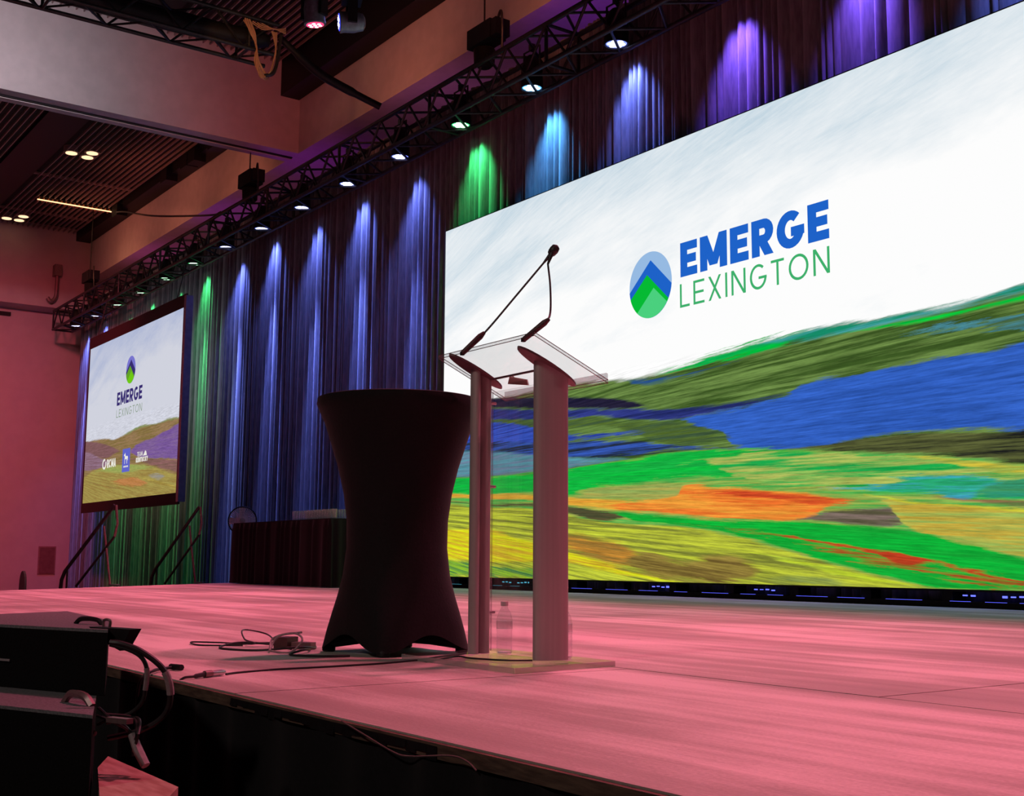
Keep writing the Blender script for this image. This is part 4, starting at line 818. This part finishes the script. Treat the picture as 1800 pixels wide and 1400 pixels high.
# ---------------------------------------------------------------- handrails of the side steps
nv = Vector((-.76,-.65,0)); ev = Vector((-.65,.76,0))
def rail(bp, label, top_z, k_top, k_low, mirrored):
    o = Vector(bp); t = empty('step_handrail', label, 'handrail', bp, 'handrails of the side steps')
    P0 = Vector((0,0,top_z)); P1 = nv*.80+Vector((0,0,.21)); P2 = nv*.86+Vector((0,0,-.05)); P3 = nv*.86+Vector((0,0,-.98))
    MB().tube([P0, P1, P1.lerp(P2,.5)+nv*.02, P2, P3], .028, 8).build('top_rail', M_RAIL, t, True)
    Q0 = Vector((0,0,top_z-.48))-nv*.02; Q1 = nv*.60+Vector((0,0,-.02))
    MB().tube([P0-nv*.02, P0-nv*.06+Vector((0,0,-.28)), Q0], .020, 8).build('end_post', M_RAILP, t, True)
    MB().tube([Q0, Q1], .020, 8).build('mid_rail', M_RAIL, t, True)
    MB().tube([nv*.17+Vector((0,0,top_z-.32)), nv*.10+Vector((0,0,.5)), nv*.02+Vector((0,0,.02))], .018, 8).build('support_post', M_RAILP, t, True)
    MB().cbox(Vector((0,0,.01))-nv*.05, .16, .08, .02, rz=R(40)).build('foot_plate', M_STEEL, t)
    MB().tube([nv*.76+Vector((0,0,.24)), nv*.76+Vector((0,0,-.95))], .016, 8).build('low_post', M_RAIL, t)
rail((-18.588,5.912,1.0), 'dark tubular handrail of the side steps below the projection screen', 1.22, 0, 0, False)
rail((-20.108,7.848,1.0), 'dark tubular handrail of the side steps beside the pedestal fan', 1.30, 0, 0, True)
sw = empty('side_steps', 'black portable steps going down from the side edge of the stage', 'steps', (-19.3, 6.9, 0))
for k in range(4):
    c_ = nv*(.12+.26*k)
    MB().cbox((c_.x-.04, c_.y, .80-.2*k), .28, 2.3, .03, rz=R(40.6)).build('tread', M_BLACK, sw)
for s in (-1.1, 1.1):
    a = ev*s
    MB().tube([a+Vector((0,0,.86)), a+nv*1.05+Vector((0,0,.06)), ], .03, 6).build('stringer', M_BLACK, sw)

# ---------------------------------------------------------------- audience-side bits near the far wall
ch = empty('banquet_chair', 'grey rounded chair back just showing beyond the stage edge', 'chair', (-30.8, 7.35, 0))
M_CH = mat('grey_upholstery', (.20,.14,.17), .8, noise=40, col2=(.26,.18,.21))
MB().lathe([(.30,.42),(.34,.45),(.33,.50),(.2,.52)], n=20).build('seat', M_CH, ch, True)
vs = []; m_ = 14
for k in range(m_+1):
    a = math.pi*k/m_; vs += [(-.33*math.cos(a)*.8, .30, .55+.55*math.sin(a)**.6), (-.33*math.cos(a)*.8, .35, .55+.55*math.sin(a)**.6), (-.33*math.cos(a)*.8,.30,.50), (-.33*math.cos(a)*.8,.35,.50)]
fs = []
for k in range(m_): a = 4*k; fs += [(a,a+4,a+6,a+2),(a+1,a+3,a+7,a+5),(a,a+1,a+5,a+4)]
MB().add(vs, fs).build('backrest', M_CH, ch)
for x_, y_ in ((-.24,-.2),(.24,-.2),(-.24,.3),(.24,.3)): MB().tube([(x_,y_,0),(x_,y_,.5)], .014, 6).build('leg', M_BLACK, ch)
ts = empty('tripod_stand', 'black equipment stand with a small round head by the far wall', 'stand', (-30.35, 6.85, 0))
MB().tube([(0,0,.2),(0,0,1.55)], .05, 8).build('column', M_BLACK, ts)
for k in range(3):
    a = 2*math.pi*k/3+.4; MB().tube([(0,0,.75),(.33*math.cos(a),.33*math.sin(a),0)], .022, 6).build('leg', M_BLACK, ts)
MB().lathe([(.13,1.1),(.17,1.2),(.15,1.45),(.06,1.6)], n=16).build('head_case', M_BLACK, ts, True)
MB().tube([(.20*math.cos(2*math.pi*k/20),.10*math.sin(2*math.pi*k/20),1.72+.16*math.sin(2*math.pi*k/20)) for k in range(21)], .02, 6).build('head_ring', M_GREYCAB, ts, True)

# ---------------------------------------------------------------- loudspeaker stack at the stage lip
A = Vector((-2.93,.93)); nf = Vector((-.925,-.38)); sd2 = Vector((-.95,.31))
def cab(name, label, z0, z1, A_, top_mat, extra):
    B = A_+nf*1.0; D = A_+sd2*.52; C_ = B+Vector((-.30,.62)); t = empty(name, label, 'loudspeaker', (A_.x, A_.y, z0), 'loudspeaker stack at the stage lip')
    pl = [(p.x-A_.x, p.y-A_.y) for p in (A_, D, C_, B)]
    if sum(pl[k][0]*pl[(k+1)%4][1]-pl[(k+1)%4][0]*pl[k][1] for k in range(4)) < 0: pl = pl[::-1]
    MB().prism(pl, 0, z1-z0-.008).build('cabinet', M_SPK, t)
    MB().prism(pl, z1-z0-.008, z1-z0).build('top_panel', top_mat, t)
    extra(t, z1-z0)
    return t
def ex1(t, h):
    MB().add([(-.10,-.02,h+.004),(.045,.045,h+.002),(.012,.03,h-.055),(-.06,0,h-.03),(-.115,.015,h+.004),(.03,.08,h+.002),(0,.06,h-.055),(-.075,.03,h-.03)], [(0,1,2,3),(7,6,5,4),(0,4,5,1),(1,5,6,2),(2,6,7,3),(3,7,4,0)]).build('rigging_bracket', M_BLACK, t)
    MB().tube(curve_pts([(-.36,.02,h),(-.34,.03,h+.014),(-.26,.05,h+.014),(-.24,.06,h)],4), .007, 6).build('carry_handle', M_BLACK, t, True)
    MB().tube(curve_pts([(-.10,.02,h),(-.10,.02,h+.02),(-.08,.03,h+.02),(-.08,.03,h)],4), .004, 6).build('lock_pin', M_DALU, t, True)
    c_ = nf*.42; MB().cbox((c_.x, c_.y-.004, .075), .05, .004, .006, rz=math.atan2(nf.y,nf.x)).build('name_plate', M_GREYCAB, t)
def ex2(t, h):
    MB().tube(curve_pts([(-.30,.02,h),(-.28,.03,h+.022),(-.20,.04,h+.022),(-.17,.05,h)],4), .010, 6).build('carry_handle', M_DALU, t, True)
    MB().cbox((.01,.06,h-.015), .07, .02, .012, rz=.4).build('rigging_pin', M_DALU, t)
    c_ = nf*.45; MB().cbox((c_.x, c_.y-.004, .10), .05, .004, .006, rz=math.atan2(nf.y,nf.x)).build('name_plate', M_GREYCAB, t)
def ex3(t, h):
    MB().cbox((-.2,.1,h-.1), .10, .004, .03, rz=math.atan2(nf.y,nf.x)).build('name_plate', M_BLACK, t)
cab('loudspeaker_cabinet', 'upper black loudspeaker cabinet with a bracket, topmost in the stack', 1.0455, 1.218, Vector((-3.267,1.037)), M_LITTOP, ex1)
cab('loudspeaker_cabinet', 'middle black loudspeaker cabinet with a top coloured grey as if lit',   .800, 1.045, A+Vector((.03,-.035)), M_LITTOP, ex2)
cab('subwoofer', 'black subwoofer cabinet at the bottom of the stack', 0, .800, A+Vector((-.05,-.03)), M_SPK, ex3)
BOARD = [(-3.339, 1.077), (-2.807, 1.072), (-2.503, 0.897), (-2.673, 0.851), (-3.175, 0.999)]
bd = empty('plywood_board', 'scuffed plywood board sticking out beside the loudspeaker stack', 'board', (-2.85, 1.0, 0))
MB().add([(x_+2.85,y_-1.0,z_) for z_ in (.86,.88) for x_, y_ in BOARD], [(4,3,2,1,0),(5,6,7,8,9)]+[(i,(i+1)%5,5+(i+1)%5,5+i) for i in range(5)]).build('board_top', M_PLY, bd)
MB().box((.02,-.10,0),(.12,.06,.86)).build('support_box', M_BLACK, bd)
cab_pts = [
 ('black speaker cable arching out of the upper cabinet, outer loop', [(-3.061, 0.978, 1.199), (-3.043, 1.003, 1.195), (-3.018, 1.043, 1.177), (-2.993, 1.085, 1.141), (-2.985, 1.105, 1.102), (-2.989, 1.111, 1.053), (-3.004, 1.099, 1.015), (-3.036, 1.061, 0.984), (-3.088, 0.994, 0.963)], .0075, M_CABLE),
 ('black speaker cable arching out of the upper cabinet, inner loop', [(-3.061, 0.978, 1.194), (-3.036, 1.016, 1.182), (-3.019, 1.044, 1.163), (-3.014, 1.058, 1.132), (-3.021, 1.059, 1.087), (-3.029, 1.055, 1.052), (-3.049, 1.035, 1.025), (-3.071, 1.007, 1.013)], .0055, M_CABLE)]
for lb, P, r_, m_ in cab_pts:
    t = empty('speaker_cable', lb, 'cable', P[0]); Q = curve_pts([Vector(p)-Vector(P[0]) for p in P], 8); k0 = len(Q)//2
    MB().tube(Q, r_, 8).build('cable_run', m_, t, True)
    MB().tube(Q[k0-5:k0+6], r_*1.25, 8).build('highlight_band', M_GREYCAB, t, True)  # paler tube over the bend imitates a highlight on the cable
pg = empty('cable_plugs', 'tangle of plugs and cable ends hanging beside the middle loudspeaker', 'plugs', (-3.0, 1.025, .985))
for k in range(5):
    a = rnd.uniform(-.05,.05); MB().tube(curve_pts([(-.09+a,-.05,.05-.01*k),(-.03,-.02+a,.03),(.0+a,.0,.0),(-.02,.01,-.02-.01*k)],5), .004, 6).build('cable_end', M_CABLE, pg, True)
MB().tube([(-.005,0,-.005),(.02,.01,-.045),(.045,.02,-.075)], [.010,.012,.011], 8).build('plug', M_GREYCAB, pg, True)
MB().tube([(-.10,-.06,-.01),(-.15,-.09,0)], .007, 8).build('plug', M_DALU, pg)

# ---------------------------------------------------------------- cables on the deck
def floor_cable(name, label, pts, r_, m_=M_CABLE):
    return tag(MB().tube(curve_pts([(x_, y_, 1.0+r_+z_) for x_, y_, z_ in pts], 8), r_, 7).build(name, m_, None, True), label, 'cable')
floor_cable('microphone_cable', 'thin black cable snaking from the lectern base along the stage lip', [(-3.80,2.84,.022),(-3.86,2.74,.023),(-4.02,2.70,.022),(-4.12,2.70,.022),(-4.20,2.62,.0),(-4.28,2.62,0),(-4.22,2.40,0),(-4.20,2.15,0),(-4.20,1.95,0),(-4.16,1.80,0),(-4.12,1.73,0)], .0038)
floor_cable('microphone_cable', 'short black cable curving round the far lectern post foot', [(-4.29,2.62,0),(-4.36,2.74,0),(-4.45,2.92,0),(-4.48,3.03,0)], .0038)
xl = empty('inline_connector', 'metal inline cable connector lying at the stage lip', 'connector', (-4.08, 1.66, 1.0))
MB().tube([(-.03,.06,.012),(-.02,.045,.012),(.0,.0,.012)], [.007,.0105,.0105], 10).build('connector_shell', M_STEEL, xl, True)
MB().tube([(.0,.0,.012),(.012,-.03,.012)], [.012,.012], 10).build('connector_shell', M_DALU, xl, True)
MB().tube(curve_pts([(.012,-.03,.012),(.03,-.075,.008),(.035,-.115,.004),(.03,-.150,-.03)],6), [.008]*6+[.0045]*13, 8).build('boot', M_CABLE, xl, True)
floor_cable('power_cable', 'coiled black power cable loops beside the cocktail table', [(-5.55,2.35,0),(-5.50,2.55,.0),(-5.28,2.62,.01),(-5.12,2.58,.0),(-5.02,2.45,.012),(-5.10,2.28,0),(-5.32,2.20,.0),(-5.42,2.35,.014),(-5.25,2.52,.0),(-5.02,2.50,.0),(-4.9,2.42,.01),(-4.8,2.30,0),(-4.66,2.36,0),(-4.60,2.48,0)], .005)
floor_cable('power_cable', 'black cable with two long flat loops near the power adapter', [(-5.10,2.45,0),(-5.40,2.52,.01),(-5.75,2.62,.03),(-5.80,2.52,.05),(-5.55,2.42,.02),(-5.35,2.38,.012),(-5.60,2.30,.006),(-5.72,2.22,.004),(-5.55,2.20,0),(-5.3,2.30,.01)], .004)
floor_cable('power_cable', 'pale cable ring leaning at the cocktail table foot', [(-5.05,2.32,.0),(-5.10,2.36,.05),(-5.02,2.42,.075),(-4.93,2.42,.05),(-4.92,2.36,.0),(-4.98,2.30,.004),(-5.06,2.33,.01),(-5.08,2.38,.06),(-4.98,2.44,.08)], .005, M_GREYCAB)
ad = empty('power_adapter', 'small dark power adapter among the cables on deck', 'adapter', (-5.22, 2.48, 1.0))
MB().cbox((0,0,.026), .07, .10, .05, rz=.6).build('adapter_body', mat('adapter_plastic', (.06,.02,.022), .5, noise=30, col2=(.08,.03,.03)), ad)
MB().cbox((.08,.05,.015), .10, .05, .03, rz=.6).build('socket_strip', M_DALU, ad)
tag(MB().tube([(-4.36,1.66,1.012),(-4.42,1.64,1.012)], .011, 8).build('taped_plug', M_BLACK, None, True), 'black plug lying near the stage lip by the loudspeakers', 'plug')
floor_cable('lip_cable', 'black cable slipping over the stage lip by the loudspeakers', [(-4.42,1.66,.004),(-4.36,1.58,.004),(-4.30,1.53,.004),(-4.285,1.495,-.01),(-4.28,1.475,-.06),(-4.27,1.47,-.2)], .006)
